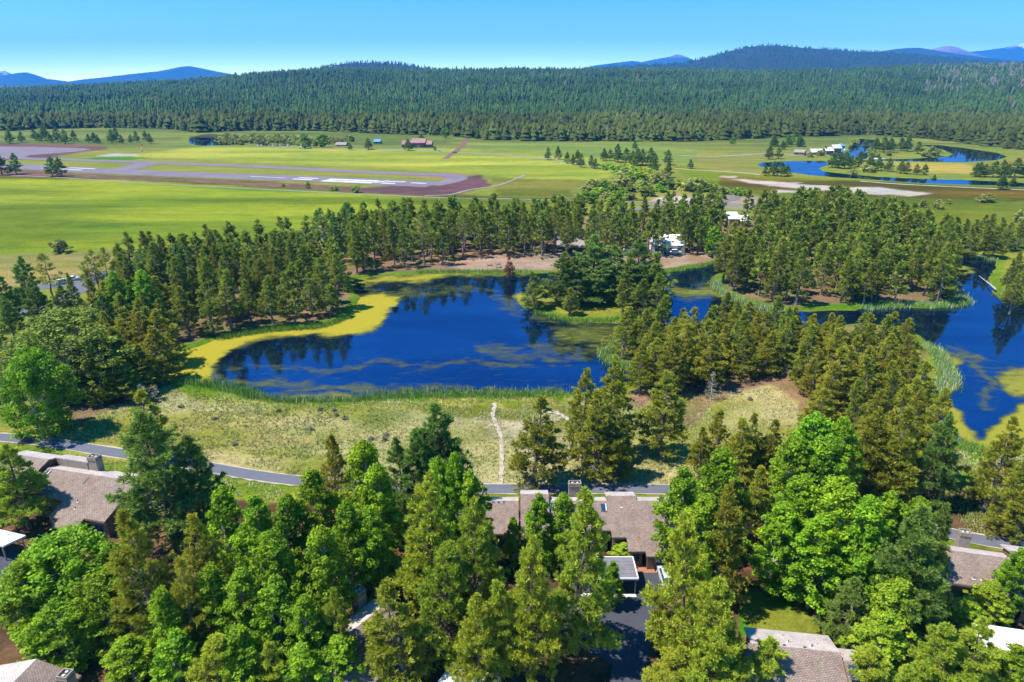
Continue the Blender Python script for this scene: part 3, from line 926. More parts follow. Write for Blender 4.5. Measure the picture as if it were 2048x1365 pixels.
M['fol_M'] = foliage('needles_grove_pine', (0.06, 0.095, 0.015), (0.33, 0.39, 0.05), 0.35, 0.2, warm=(0.28, 0.22, 0.04), warmth=0.2)
M['fol_A'] = foliage('leaves_aspen', (0.09, 0.19, 0.010), (0.36, 0.57, 0.025), 0.45, 0.16)
M['fol_C'] = foliage('leaves_cottonwood', (0.078, 0.132, 0.022), (0.310, 0.388, 0.054), 0.4, 0.16)
M['fol_Y'] = foliage('leaves_lime', (0.171, 0.279, 0.016), (0.496, 0.651, 0.046), 0.42, 0.12)
M['fol_W'] = foliage('leaves_willow', (0.155, 0.202, 0.046), (0.527, 0.558, 0.139), 0.35, 0.28)
M['fol_R'] = foliage('needles_dead', (0.13, 0.05, 0.03), (0.36, 0.16, 0.09), 0.25, 0.15)
M['fol_G'] = foliage('twigs_grey', (0.18, 0.17, 0.13), (0.40, 0.39, 0.30), 0.25, 0.2)
M['fol_S'] = foliage('leaves_sage', (0.13, 0.14, 0.10), (0.30, 0.31, 0.24), 0.25, 0.2)

def unit(v):
    return v / (np.linalg.norm(v, axis=-1, keepdims=True) + 1e-9)

def tufts(cen, axis, length, n, width, spread, r, tint):
    """needle tufts: n slim triangles fanning out of every centre"""
    K = len(cen)
    d = unit(axis[:, None, :] + r.normal(0, spread, (K, n, 3)))
    L = (length[:, None] * r.uniform(0.65, 1.15, (K, n)))[..., None]
    side = unit(np.cross(d, r.normal(0, 1, (K, n, 3))))
    w = width * L
    base = cen[:, None, :] - d * L * 0.12
    tip = cen[:, None, :] + d * L
    mid = cen[:, None, :] + d * L * 0.55
    V = np.stack([base, mid + side * w, tip, mid - side * w], 2).reshape(-1, 3)
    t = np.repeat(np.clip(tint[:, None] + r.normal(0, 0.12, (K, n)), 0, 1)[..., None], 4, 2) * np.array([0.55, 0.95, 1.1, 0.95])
    i = np.arange(K * n)[:, None] * 4
    return V, i + np.array([[0, 1, 2, 3]]), np.clip(t.ravel(), 0, 1)

def pine(seed, h, rmax, z0f, nb, tl, nn, dens, kind='P', droop=0.0):
    """returns crown and trunk geometry. h height, rmax crown radius, z0f where the crown starts"""
    r = np.random.default_rng(seed)
    tr = MB()
    zs = np.linspace(0, 1, 8)
    lean = np.cumsum(r.normal(0, 0.012, (8, 2)), 0) * h
    r0 = h * 0.016 + 0.03
    tpts = [(lean[i][0], lean[i][1], zs[i] * h * 0.97) for i in range(8)]
    tr.tube(tpts, [r0 * (1 - 0.93 * z) + (0.35 * r0 if z == 0 else 0) for z in zs], 7)
    cen, ax, ln, tn = [], [], [], []
    tt = np.sort(r.random(nb)) ** 0.9
    lob = r.normal(0, 1, (5, 2))
    for k in range(nb):
        t = tt[k]
        z = h * (z0f + (0.985 - z0f) * t)
        a = k * 2.39996 + r.normal(0, 0.5)
        if kind == 'L':
            prof = (1 - t) ** 0.82 * min(1, 0.72 + t * 1.7) * 1.22
        else:
            prof = (1 - t) ** 0.72 * min(1, 0.7 + t * 2.0) * 1.2
        wob = 1 + 0.18 * math.sin(3 * a + lob[0][0] * 3 + t * 9) + 0.16 * math.sin(2 * a + lob[1][0] * 3 - t * 15)
        L = max(0.3, rmax * prof * r.uniform(0.72, 1.12) * wob)
        el = math.radians(-12 + 52 * t + r.normal(0, 8)) - droop
        dr = np.array([math.cos(a) * math.cos(el), math.sin(a) * math.cos(el), math.sin(el)])
        fi = z / h / 0.97 * 7
        i0 = min(int(fi), 6)
        o = np.array([*(lean[i0] + (lean[i0 + 1] - lean[i0]) * (fi - i0)), z])
        if L > 0.8:
            p1, p2 = o + dr * L * 0.5, o + dr * L * 0.92 + np.array([0, 0, L * 0.08])
            tr.tube([tuple(o), tuple(p1), tuple(p2)], [r0 * 0.28 * (1 - t * 0.7), r0 * 0.18 * (1 - t * 0.7), 0.012], 3, False)
        m = max(3, int(L * dens * (0.7 + 0.6 * r.random())))
        for q in range(m):
            f = 0.28 + 0.72 * math.sqrt(r.random())
            p = o + dr * L * f + np.array([0, 0, 0.10 * L * f * f])
            side = np.cross(dr, [0, 0, 1])
            p = p + unit(side) * r.normal(0, 0.20 * L * (1.15 - 0.6 * f)) + r.normal(0, 0.10, 3) * (0.6 + 0.3 * L)
            cen.append(p)
            ax.append(unit(dr * 0.9 + np.array([0, 0, 0.75]) + r.normal(0, 0.25, 3)))
            ln.append(tl * r.uniform(0.75, 1.25))
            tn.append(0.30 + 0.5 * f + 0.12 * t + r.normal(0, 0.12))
    for q in range(3):
        cen.append(np.array([lean[7][0], lean[7][1], h * (0.95 + 0.02 * q)]))
        ax.append(np.array([0, 0, 1.0]))
        ln.append(tl * 1.1)
        tn.append(0.9)
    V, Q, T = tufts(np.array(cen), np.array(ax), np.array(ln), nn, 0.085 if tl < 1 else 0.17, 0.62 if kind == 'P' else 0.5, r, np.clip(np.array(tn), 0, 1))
    return (V, Q, T), tr

def broad(seed, h, rmax, z0f, ncl, nleaf, ls, multi=1, shape='aspen'):
    r = np.random.default_rng(seed)
    tr = MB()
    stems = []
    for s in range(multi):
        off = r.normal(0, 0.12 * rmax, 2) if multi > 1 else np.zeros(2)
        top = off * 1.3 + r.normal(0, 0.04 * rmax, 2)
        pts = [np.array([*(off + (top - off) * t + r.normal(0, 0.012 * h, 2) * (t > 0)), h * 0.7 * t]) for t in np.linspace(0, 1, 6)]
        r0 = h * (0.013 if multi == 1 else 0.009) + 0.03
        tr.tube([tuple(p) for p in pts], [r0 * (1 - 0.85 * t) for t in np.linspace(0, 1, 6)], 6)
        stems.append(pts)
    cen, rad = [], []
    ph = r.random(4) * 6
    while len(cen) < ncl:
        t = r.random()
        a = r.random() * 2 * math.pi
        if shape == 'aspen':
            prof = math.sin(math.pi * min(1, (t * 0.86 + 0.14)) ** 0.8) ** 0.7
        elif shape == 'poplar':
            prof = math.sin(math.pi * min(1, (t * 0.9 + 0.1)) ** 0.7) ** 0.6
        else:
            prof = math.sin(math.pi * min(0.97, (t * 0.8 + 0.17))) ** 0.55
        f = math.sqrt(r.uniform(0.08, 1))
        wob = 1 + 0.2 * math.sin(3 * a + ph[0] + 5 * t) + 0.16 * math.sin(5 * a + ph[1] - 9 * t)
        R = rmax * prof * f * wob * 0.9
        p = np.array([math.cos(a) * R, math.sin(a) * R, h * (z0f + (0.97 - z0f) * t)])
        cen.append(p)
        rad.append(r.uniform(0.55, 1.15) * rmax * (0.2 if shape != 'bush' else 0.26))
        st = stems[r.integers(0, multi)]
        if len(cen) % 3 == 0:
            zz_ = min(0.68 * h, max(0.15 * h, p[2] - R * 0.9))
            i0 = min(int(zz_ / (h * 0.7) * 5), 4)
            o = st[i0] + (st[i0 + 1] - st[i0]) * (zz_ / (h * 0.7) * 5 - i0)
            tr.tube([tuple(o), tuple((o + p) / 2 + np.array([0, 0, 0.06 * h * r.random()])), tuple(o + (p - o) * 0.8)], [0.05 + 0.002 * h, 0.035, 0.012], 3, False)
    cen, rad = np.array(cen), np.array(rad)
    K = len(cen)
    d = unit(r.normal(0, 1, (K, nleaf, 3)))
    d[..., 2] = d[..., 2] * 0.75 + 0.1
    rr = r.uniform(0.25, 1, (K, nleaf, 1)) ** 0.6
    p = cen[:, None, :] + d * rr * rad[:, None, None]
    nrm = unit(d * 0.7 + np.array([0, 0, 0.55]) + r.normal(0, 0.6, (K, nleaf, 3)))
    t1 = unit(np.cross(nrm, r.normal(0, 1, (K, nleaf, 3))))
    t2 = np.cross(nrm, t1)
    s = ls * r.uniform(0.45, 1.55, (K, nleaf, 1))
    V = np.stack([p - t1 * s * 0.6, p + t2 * s * 0.42, p + t1 * s * 0.6, p - t2 * s * 0.42], 2).reshape(-1, 3)
    hgt = np.clip((p[..., 2] / h - z0f) / (1 - z0f), 0, 1)
    T = np.clip(0.48 + r.normal(0, 0.2, (K, 1)) + r.normal(0, 0.2, (K, nleaf)), 0, 1)
    i = np.arange(K * nleaf)[:, None] * 4
    return (V, i + np.array([[0, 1, 2, 3]]), np.repeat(T[..., None], 4, 2).ravel()), tr

PROTO = {}
def add_proto(key, geo, tr, fm, bm):
    (V, Q, T) = geo
    cm = mesh_np('crown', V, Q, [fm], attrs={'t': T})
    PROTO.setdefault(key, []).append((cm, tr.mesh('trunk', bm)))

# unit trees: height 20 m / 12 m; scaled where they stand
for s in range(5):
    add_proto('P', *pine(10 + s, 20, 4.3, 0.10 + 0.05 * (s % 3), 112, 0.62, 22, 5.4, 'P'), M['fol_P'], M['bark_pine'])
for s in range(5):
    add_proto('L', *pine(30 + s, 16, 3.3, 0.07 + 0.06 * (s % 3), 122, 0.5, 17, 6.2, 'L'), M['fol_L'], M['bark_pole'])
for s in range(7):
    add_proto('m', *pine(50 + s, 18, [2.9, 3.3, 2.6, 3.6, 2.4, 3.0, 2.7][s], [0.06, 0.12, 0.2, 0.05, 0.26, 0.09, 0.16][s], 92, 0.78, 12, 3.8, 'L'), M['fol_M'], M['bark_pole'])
for s in range(4):
    add_proto('q', *pine(170 + s, 18, 2.9, 0.14 + 0.06 * s, 34, 1.5, 6, 1.5, 'L'), M['fol_M'], M['bark_pole'])
for s in range(3):
    add_proto('t', *pine(70 + s, 18, 3.4, 0.42, 44, 0.8, 8, 3.0, 'P'), M['fol_M'], M['bark_pole'])
for s in range(5):
    add_proto('A', *broad(90 + s, 18, 3.9, 0.1, 210, 96, 0.25, 1 + s % 2, 'aspen'), M['fol_A'], M['bark_aspen'])
for s in range(3):
    add_proto('C', *broad(110 + s, 18, 7.0, 0.06, 230, 100, 0.34, 3, 'round'), M['fol_C'], M['bark_aspen'])
for s in range(4):
    add_proto('b', *broad(130 + s, 4, 2.6, 0.02, 42, 30, 0.42, 4, 'bush'), M['fol_W'], M['bark_pole'])
for s in range(2):
    add_proto('f', *broad(140 + s, 9, 4.0, 0.1, 46, 26, 0.8, 1, 'round'), M['fol_A'], M['bark_aspen'])
for s in range(2):
    add_proto('g', *pine(150 + s, 14, 2.4, 0.1, 60, 0.45, 4, 3.0, 'L'), M['fol_R'], M['bark_dead'])
PH = {'q': (18, 2.9), 'P': (20, 4.3), 'L': (16, 3.3), 'm': (18, 2.9), 't': (18, 3.4), 'A': (18, 3.9), 'C': (18, 7.0), 'b': (4, 2.6), 'f': (9, 4.0), 'g': (14, 2.4)}
trng = np.random.default_rng(2024)
TREES = []                       # x, y, radius of all placed trees

def tree(key, name, x, y, h, r, label, cat, group=None, z=0.0, fol=None, parts=True, var=None):
    v = PROTO[key][trng.integers(0, len(PROTO[key])) if var is None else var]
    ph, pr = PH[key]
    e = empty(name, (x, y, z - 0.05), trng.random() * 6.283)
    k = h / ph
    kr = (r / pr) if r else k
    e.scale = (kr, kr, k)
    tag(e, label, cat, group)
    for nm, me in (('crown', v[0]), ('trunk', v[1])):
        o = bpy.data.objects.new(nm, me)
        COL.objects.link(o)
        o.parent = e
        if nm == 'crown' and fol:
            o.material_slots[0].link = 'OBJECT'
            o.material_slots[0].material = M[fol]
    TREES.append((x, y, r or pr * k))
    return e

def by_top(tx, ty, h):
    return P(tx, ty, h)

# ---- foreground trees: kind, top pixel, height, crown width in pixels, label
SP = {'P': ('P', 'ponderosa_pine', 'pine', None), 'D': ('P', 'ponderosa_pine', 'pine', 'fol_D'), 'L': ('L', 'lodgepole_pine', 'pine', None), 'A': ('A', 'aspen_tree', 'aspen', None),
      'C': ('C', 'cottonwood_tree', 'cottonwood', None), 'Y': ('A', 'young_maple_tree', 'maple', 'fol_Y'), 'K': ('C', 'cottonwood_tree', 'cottonwood', 'fol_A')}
FG = [
 ('K', 70, 1108, 11, 140, 'rounded bright maple crown at the left frame edge below the white carport'),
 ('K', 200, 1150, 10, 130, 'bright maple crown right under the fence of the left house'),
 ('K', 115, 1210, 8, 150, 'low bright maple crown above the lower left roof corner'),
 ('A', 318, 1175, 13, 84, 'shaded aspen between the brownish pine and the thicket'),
 ('L', 345, 1120, 16, 84, 'thin brown pine left of the lower aspen thicket'),
 ('A', 250, 1275, 7, 100, 'small leafy tree in the shade right of the lower left roof'),
 ('A', 345, 1262, 10, 100, 'leafy tree at the left foot of the thicket'),
 ('A', 735, 1010, 16, 90, 'aspen below the double topped aspen'),
 ('A', 690, 1000, 17, 90, 'aspen left below the double topped aspen'),
 ('P', 962, 1185, 14, 100, 'ponderosa low in the middle above the stained carport'),
 ('P', 1350, 1292, 9, 100, 'small ponderosa at the bottom edge right of the driveway'),
 ('P', 1430, 1262, 12, 120, 'dense ponderosa at the bottom edge right of the huge one'),
 ('P', 1862, 1318, 8, 100, 'low ponderosa at the bottom edge left of the right carport'),
 ('P', 1945, 1322, 8, 110, 'low ponderosa at the bottom edge below the white carport'),
 ('Y', 1755, 1300, 8, 84, 'lime maple low at the bottom edge beside the chimney stack'),
 ('K', 48, 700, 18, 125, 'dark green leafy tree towering over the left house at the frame edge'),
 ('C', 125, 622, 19, 180, 'large olive green cottonwood at the left end of the pond'),
 ('C', 60, 660, 13, 100, 'smaller olive cottonwood left of the large one by the street'),
 ('L', 222, 655, 14, 62, 'dark shaded pine right behind the large olive cottonwood'),
 ('L', 262, 690, 11, 60, 'short dark pine at the left tip of the pond'),
 ('L', 300, 655, 13, 70, 'broad dark pine overhanging the orange algae at the pond tip'),
 ('L', 232, 715, 10, 70, 'dark rounded pine left of the grey willow at the pond tip'),
 ('C', 190, 690, 13, 90, 'olive cottonwood right of the large one near the pond tip'),
 ('L', 318, 620, 14, 66, 'pine on the bank directly above the pond tip'),
 ('L', 276, 625, 14, 66, 'pine between the bright leafy trees and the pond tip'),
 ('L', 240, 640, 12, 60, 'pine below the bright leafy trees of the left bank'),
 ('P', 10, 884, 15, 105, 'leafy green pine cut by the left frame edge beside the left house'),
 ('L', 292, 784, 14, 86, 'olive pine peeking over the big dark ponderosa near the left house'),
 ('D', 302, 826, 23, 158, 'big dark ponderosa right of the left house roof'),
 ('D', 372, 878, 18, 100, 'medium dark ponderosa right behind the big one at the bike path'),
 ('K', 128, 1070, 13, 200, 'wide bright green maple below the left house'),
 ('A', 215, 1085, 12, 90, 'bright green leafy tree against the fence of the left house'),
 ('A', 28, 1125, 12, 100, 'bright green leafy tree in the lower left corner'),
 ('L', 262, 1012, 21, 118, 'tall brownish pine between the left maple and the aspens'),
 ('L', 385, 1030, 18, 92, 'brown tinged pine left of the aspen stand'),
 ('A', 440, 968, 16, 85, 'leftmost aspen of the stand beside the bike path'),
 ('A', 505, 990, 16, 90, 'aspen in the middle left of the stand below the bike path'),
 ('A', 571, 984, 16, 85, 'aspen in the stand left of the double topped aspen'),
 ('A', 620, 936, 18, 95, 'tall aspen right beside the olive pine above the path'),
 ('L', 662, 870, 15, 64, 'narrow olive pine rising between two aspens at the path'),
 ('A', 724, 878, 21, 110, 'tallest aspen of the stand with a double top'),
 ('A', 752, 925, 19, 90, 'aspen leaning on the right of the tallest aspen'),
 ('D', 822, 862, 18, 82, 'dark ponderosa with thin top left of the great dark ponderosa'),
 ('D', 790, 880, 16, 66, 'slim dark ponderosa right of the tallest aspen'),
 ('D', 894, 806, 21, 122, 'great dark ponderosa standing above the bike path near the trail'),
 ('A', 873, 912, 19, 74, 'aspen in front of the great dark ponderosa on its left'),
 ('A', 908, 902, 20, 72, 'aspen in front of the great dark ponderosa in its middle'),
 ('A', 940, 934, 18, 80, 'aspen at the left end of the middle house roof'),
 ('P', 848, 945, 22, 125, 'tall yellow green ponderosa left of the middle house'),
 ('P', 942, 992, 21, 122, 'broad yellow green ponderosa covering the left end of the middle house'),
 ('P', 890, 1085, 17, 120, 'yellow green ponderosa above the fence of the bottom house'),
 ('A', 480, 1135, 14, 110, 'bright aspen in the lower left thicket beside the brown pine'),
 ('A', 416, 1128, 14, 90, 'bright aspen leftmost in the lower thicket'),
 ('A', 540, 1060, 16, 100, 'dark aspen behind the lower thicket'),
 ('A', 640, 1050, 17, 100, 'aspen above the small chimney of the bottom house'),
 ('A', 545, 1150, 14, 100, 'bright aspen in the centre of the lower thicket'),
 ('A', 607, 1188, 13, 90, 'bright aspen in the lower thicket left of the bottom house'),
 ('A', 676, 1270, 9, 95, 'low bright aspen against the roof of the bottom house'),
 ('A', 470, 1255, 11, 110, 'low bright aspen near the bottom edge left of the thicket pine'),
 ('A', 600, 1290, 9, 100, 'low bright aspen at the bottom edge below the thicket'),
 ('P', 656, 1184, 13, 72, 'small ponderosa beside the chimney of the bottom house'),
 ('P', 546, 1286, 9, 80, 'small ponderosa at the bottom edge in the thicket'),
 ('P', 421, 1274, 11, 110, 'small bright ponderosa near the bottom left of the thicket'),
 ('L', 800, 1162, 15, 128, 'olive pine hiding the right half of the bottom house roof'),
 ('P', 1060, 1080, 20, 112, 'yellow green ponderosa left of the trunk beside the driveway'),
 ('P', 1160, 983, 23, 128, 'tallest yellow green ponderosa in front of the middle house'),
 ('P', 1000, 1160, 15, 80, 'ponderosa left behind the driveway pines above the red soil'),
 ('A', 1078, 986, 13, 62, 'pale aspen in front of the middle house roof'),
 ('A', 1128, 984, 13, 66, 'green aspen beside the tallest ponderosa before the house roof'),
 ('A', 1026, 1032, 9, 40, 'slim young aspen before the left roof slope of the middle house'),
 ('P', 1380, 1030, 22, 122, 'huge yellow green ponderosa right of the driveway'),
 ('P', 1440, 1165, 17, 122, 'wide ponderosa in front of the huge one right of the driveway'),
 ('A', 1369, 934, 17, 92, 'aspen at the right end of the middle house roof'),
 ('A', 1450, 890, 18, 105, 'tall aspen at the bend of the bike path'),
 ('A', 1420, 985, 17, 100, 'aspen behind the huge ponderosa'),
 ('L', 1442, 824, 14, 62, 'olive pine above the aspen at the bike path bend'),
 ('L', 1412, 852, 12, 52, 'smaller olive pine left of the pair at the bike path bend'),
 ('L', 1496, 838, 16, 80, 'left pine of the olive trio at the meadow edge'),
 ('L', 1519, 830, 16, 70, 'middle pine of the olive trio at the meadow edge'),
 ('L', 1545, 842, 15, 66, 'right pine of the olive trio at the meadow edge'),
 ('L', 1532, 930, 15, 84, 'brownish pine below the olive trio'),
 ('L', 1460, 965, 19, 92, 'shaggy brown pine between the aspens and the lawn'),
 ('A', 1635, 820, 19, 110, 'farthest aspen of the big bright grove'),
 ('A', 1690, 832, 18, 90, 'aspen on the far right of the big bright grove'),
 ('A', 1590, 870, 18, 90, 'aspen on the left shoulder of the big bright grove'),
 ('A', 1664, 868, 19, 110, 'aspen high in the middle of the big bright grove'),
 ('A', 1610, 945, 17, 116, 'aspen left of centre in the big bright grove'),
 ('A', 1690, 950, 19, 130, 'aspen in the centre of the big bright grove'),
 ('A', 1572, 1000, 15, 100, 'aspen above the lawn in the big bright grove'),
 ('A', 1650, 1030, 14.5, 120, 'aspen with pale trunks standing right above the lawn'),
 ('A', 1745, 990, 18, 110, 'aspen right of centre in the big bright grove'),
 ('A', 1790, 978, 17, 100, 'bright aspen at the right flank of the grove'),
 ('A', 1845, 992, 16, 90, 'rightmost aspen of the grove near the dark ponderosas'),
 ('A', 1735, 1060, 13.5, 104, 'aspen low on the right of the big bright grove'),
 ('D', 1835, 1026, 20, 140, 'broad dark ponderosa left of the right house'),
 ('D', 1887, 1004, 19, 90, 'slim dark ponderosa touching the chimney of the right house'),
 ('D', 1878, 1128, 14, 78, 'dark ponderosa in front of the right house roof corner'),
 ('D', 1706, 1160, 10, 84, 'ponderosa at the edge of the lawn near the loose chimney'),
 ('Y', 1806, 1155, 12, 116, 'lime green maple right of the lawn'),
 ('Y', 1775, 1225, 11, 100, 'lime green maple below the other one right of the lawn'),
 ('P', 1552, 1286, 9, 96, 'small ponderosa before the lower right house roof'),
 ('A', 1634, 1322, 5.5, 72, 'small round leafy tree before the lower right house roof'),
 ('P', 1734, 1290, 9, 100, 'ponderosa at the right end of the lower right house'),
 ('P', 1894, 1254, 12, 110, 'yellow green ponderosa left of the white carport roof'),
 ('P', 1985, 1240, 13, 100, 'open crowned ponderosa in front of the white carport roof'),
 ('P', 1810, 1330, 7, 90, 'low ponderosa at the bottom edge below the lime maples'),
 ('A', 2040, 1290, 9, 80, 'leafy tree in the lower right corner'),
 ('A', 1462, 1250, 11, 60, 'aspen left of the lower right house'),
 ('A', 2046, 1096, 11, 62, 'leafy tree at the right frame edge beside the right house'),
 ('Y', 1936, 1196, 5, 62, 'lime shrub in front of the right house wall'),
 ('Y', 1990, 1162, 6.5, 70, 'lime shrub beside the right house entrance'),
 ('Y', 1250, 1086, 3.2, 44, 'round lime shrub before the middle house entrance'),
 ('Y', 902, 1300, 2.6, 34, 'yellow green shrub by the tan fence of the bottom house'),
 ('A', 1226, 1122, 7.5, 42, 'small leafy tree hanging over the middle carport roof'),
 ('L', 1066, 798, 17, 96, 'solitary twin trunk pine beside the dirt trail'),
 ('L', 1227, 714, 20, 84, 'tallest pine of the clump on the shore meadow'),
 ('L', 1174, 738, 19, 70, 'left pine of the clump on the shore meadow'),
 ('L', 1192, 778, 17, 80, 'front pine of the clump on the shore meadow'),
 ('L', 1246, 790, 16, 66, 'right front pine of the clump on the shore meadow'),
 ('L', 1335, 744, 17, 82, 'full skirted pine standing alone right of the shore clump'),
 ('L', 1640, 780, 14, 90, 'olive pine behind the big bright grove'),
 ('L', 1757, 818, 17, 92, 'olive pine at the right rear of the bright grove'),
 ('L', 1728, 836, 15, 80, 'olive pine pressed against the bright grove'),
 ('L', 1800, 812, 18, 86, 'olive pine left of the dark ponderosa by the right pond'),
 ('L', 1832, 778, 18, 80, 'olive pine in front of the white reeds'),
 ('L', 1894, 778, 18, 66, 'olive pine nearest the green algae bay'),
 ('D', 1886, 824, 17, 76, 'dark green pine at the algae bay with a shadow on the grass'),
 ('L', 1800, 880, 13, 76, 'low shaggy pine under the dark green pine'),
 ('L', 2018, 832, 17, 78, 'yellowish pine alone before the green algae bay'),
 ('L', 2046, 920, 13, 66, 'shaggy pine at the right edge on the dry meadow'),
 ('L', 2062, 985, 9, 60, 'low pine at the right frame edge over the bike path'),
]
for k, tx, ty, h, w, lb in FG:
    key, nm, cat, fol = SP[k]
    p = by_top(tx, ty, h)
    r = w / 2 / pxm(p) * (1.12 if key == 'P' else 1.2)
    tree(key, nm, p[0], p[1], h, r, lb, cat, 'trees around the houses and the near meadow', fol=fol)
# ------------------------------------------------------------------ groves in the middle distance
def free(x, y, d):
    for tx, ty, tr_ in TREES:
        if (tx - x) ** 2 + (ty - y) ** 2 < (d + 0.25 * tr_) ** 2:
            return False
    return True

BLOCK = []                       # ground kept free of trees (world polygons)
SCAT = []                        # scattered grove trees waiting to be built
def scatter(poly, spacing, count, hr, place, group, keys='m', seed=1, fol=None, wr=(0.85, 1.2)):
    r = np.random.default_rng(seed)
    w = W2(poly)
    lo, hi = w.min(0), w.max(0)
    cx_, cy_ = r.uniform(lo[0], hi[0], 6000), r.uniform(lo[1], hi[1], 6000)
    a, b_ = topx(cx_, cy_)
    ok = (polydist(a, b_, np.array(poly, float)) < 0)
    cx_, cy_ = cx_[ok], cy_[ok]
    ok = water_sd(cx_, cy_) > 1.8
    for q_ in BLOCK:
        ok &= polydist(cx_, cy_, q_) > 0
    n = 0
    for x, y in zip(cx_[ok], cy_[ok]):
        if n >= count:
            break
        if not free(x, y, spacing * (0.8 + 0.4 * r.random())):
            continue
        h = r.uniform(*hr)
        key = keys[r.integers(0, len(keys))]
        rad = PH[key][1] * h / PH[key][0] * r.uniform(*wr)
        SCAT.append((key, x, y, h, rad, place, group, fol))
        TREES.append((x, y, rad))
        n += 1
    return n

_tens = ['', '', 'twenty', 'thirty', 'forty', 'fifty']
ORD = ['first', 'second', 'third', 'fourth', 'fifth', 'sixth', 'seventh', 'eighth', 'ninth', 'tenth', 'eleventh', 'twelfth', 'thirteenth', 'fourteenth', 'fifteenth', 'sixteenth', 'seventeenth', 'eighteenth', 'nineteenth']
for _t in range(2, 6):
    ORD.append(_tens[_t][:-1] + 'ieth')
    ORD += [f'{_tens[_t]}-{o_}' for o_ in ORD[:9]]
def build_groves(limit):
    """the grove trees that show largest become things, the rest one mass"""
    order = sorted(SCAT, key=lambda t: -t[3] * t[4] / (t[2] ** 2))
    big, rest = order[:limit], order[limit:]
    groups = {}
    for t in big:
        groups.setdefault(t[5], []).append(t)
    for place, lst in groups.items():
        lst.sort(key=lambda t: t[2])
        nrow = max(1, math.ceil(len(lst) / 13))
        names = [''] if nrow == 1 else ['front row of the '] + [f'{ORD[k + 1]} row of the ' for k in range(nrow - 2)] + ['rear row of the ']
        for k, row in enumerate(np.array_split(np.arange(len(lst)), nrow)):
            tr_ = sorted([lst[i] for i in row], key=lambda t: topx(t[1], t[2])[0])
            for j, t in enumerate(tr_):
                lb = f'{ORD[j]} pine from the left in the {names[k]}{place}'
                tree(t[0], 'lodgepole_pine', t[1], t[2], t[3], t[4], lb, 'pine', t[6], fol=t[7])
                TREES.pop()
    Vs, Qs, Ts, Vt, Qt, o1, o2 = [], [], [], [], [], 0, 0
    r = np.random.default_rng(3)
    geo = []
    for cm, tm in PROTO['q']:
        v = np.empty(len(cm.vertices) * 3, np.float32); cm.vertices.foreach_get('co', v)
        f = np.empty(len(cm.loops), np.int32); cm.loops.foreach_get('vertex_index', f)
        tt = np.empty(len(cm.vertices), np.float32); cm.attributes['t'].data.foreach_get('value', tt)
        v2 = np.empty(len(tm.vertices) * 3, np.float32); tm.vertices.foreach_get('co', v2)
        f2 = np.array([list(p_.vertices) for p_ in tm.polygons if len(p_.vertices) == 4], np.int32)
        geo.append((v.reshape(-1, 3), f.reshape(-1, 4), tt, v2.reshape(-1, 3), f2))
    for t in rest:
        v, f, tt, v2, f2 = geo[r.integers(0, len(geo))]
        a = r.random() * 6.28
        R_ = np.array([[math.cos(a), -math.sin(a), 0], [math.sin(a), math.cos(a), 0], [0, 0, 1]])
        S_ = np.array([t[4] / 2.9, t[4] / 2.9, t[3] / 18])
        for vv, ff, Vl, Ql, which in ((v, f, Vs, Qs, 0), (v2, f2, Vt, Qt, 1)):
            w_ = (vv * S_) @ R_.T + np.array([t[1], t[2], -0.05])
            off = o1 if which == 0 else o2
            Vl.append(w_); Ql.append(ff + off)
            if which == 0:
                o1 += len(vv); Ts.append(np.clip(tt + r.normal(0, 0.12), 0, 1))
            else:
                o2 += len(vv)
    if rest:
        V = np.concatenate(Vs + Vt)
        Q = np.concatenate(Qs + [q_ + o1 for q_ in Qt])
        mi = np.concatenate([np.zeros(sum(len(q_) for q_ in Qs), int), np.ones(sum(len(q_) for q_ in Qt), int)])
        T_ = np.concatenate(Ts + [np.zeros(o2)])
        tag(link('pine_grove_forest', mesh_np('pine_grove_forest', V, Q, [M['fol_M'], M['bark_pole']], mi, {'t': T_})), 'mass of small pines filling the groves beyond the pond', 'forest', kind='stuff')
    return len(big), len(rest)

def tops(lst, h, label, group, key='m', name='lodgepole_pine', fol=None, w=1.0, cat='pine', seed=3):
    r = np.random.default_rng(seed)
    lst = sorted(lst, key=lambda t: t[0]) if label else lst
    for j_, q_ in enumerate(lst):
        hh = (q_[2] if len(q_) > 2 else h) * r.uniform(0.95, 1.05)
        k_ = key[r.integers(0, len(key))]
        p = by_top(q_[0], q_[1], hh)
        tree(k_, name, p[0], p[1], hh, PH[k_][1] * hh / PH[k_][0] * w * r.uniform(0.9, 1.15), q_[3] if len(q_) > 3 else f'{ORD[j_]} {label}, from left', cat, group, fol=fol)

# kept free: shelter, white roofed lodge, beach, fence, streets, far houses
for q_ in ([(1100,505),(1180,505),(1180,545),(1100,545)], [(1306,497),(1350,497),(1350,509),(1306,509)], [(1360,545),(1420,520),(1540,500),(1540,520)],
           [(900,520),(1000,515),(1060,522),(1060,545),(900,545)], [(1400,498),(1450,495),(1450,502),(1400,508)], [(1445,425),(1490,425),(1490,455),(1445,455)]):
    BLOCK.append(W2(q_))
for ln_, hw in (([(0,634),(70,618),(120,602),(160,578),(190,560),(240,545),(330,533),(420,526),(490,508),(540,492)], 5), ([(985,808),(1000,872),(1000,972)], 3)):
    w_ = W2(ln_)
    BLOCK.append(np.concatenate([w_ + [0, hw], (w_ - [0, hw])[::-1]]))

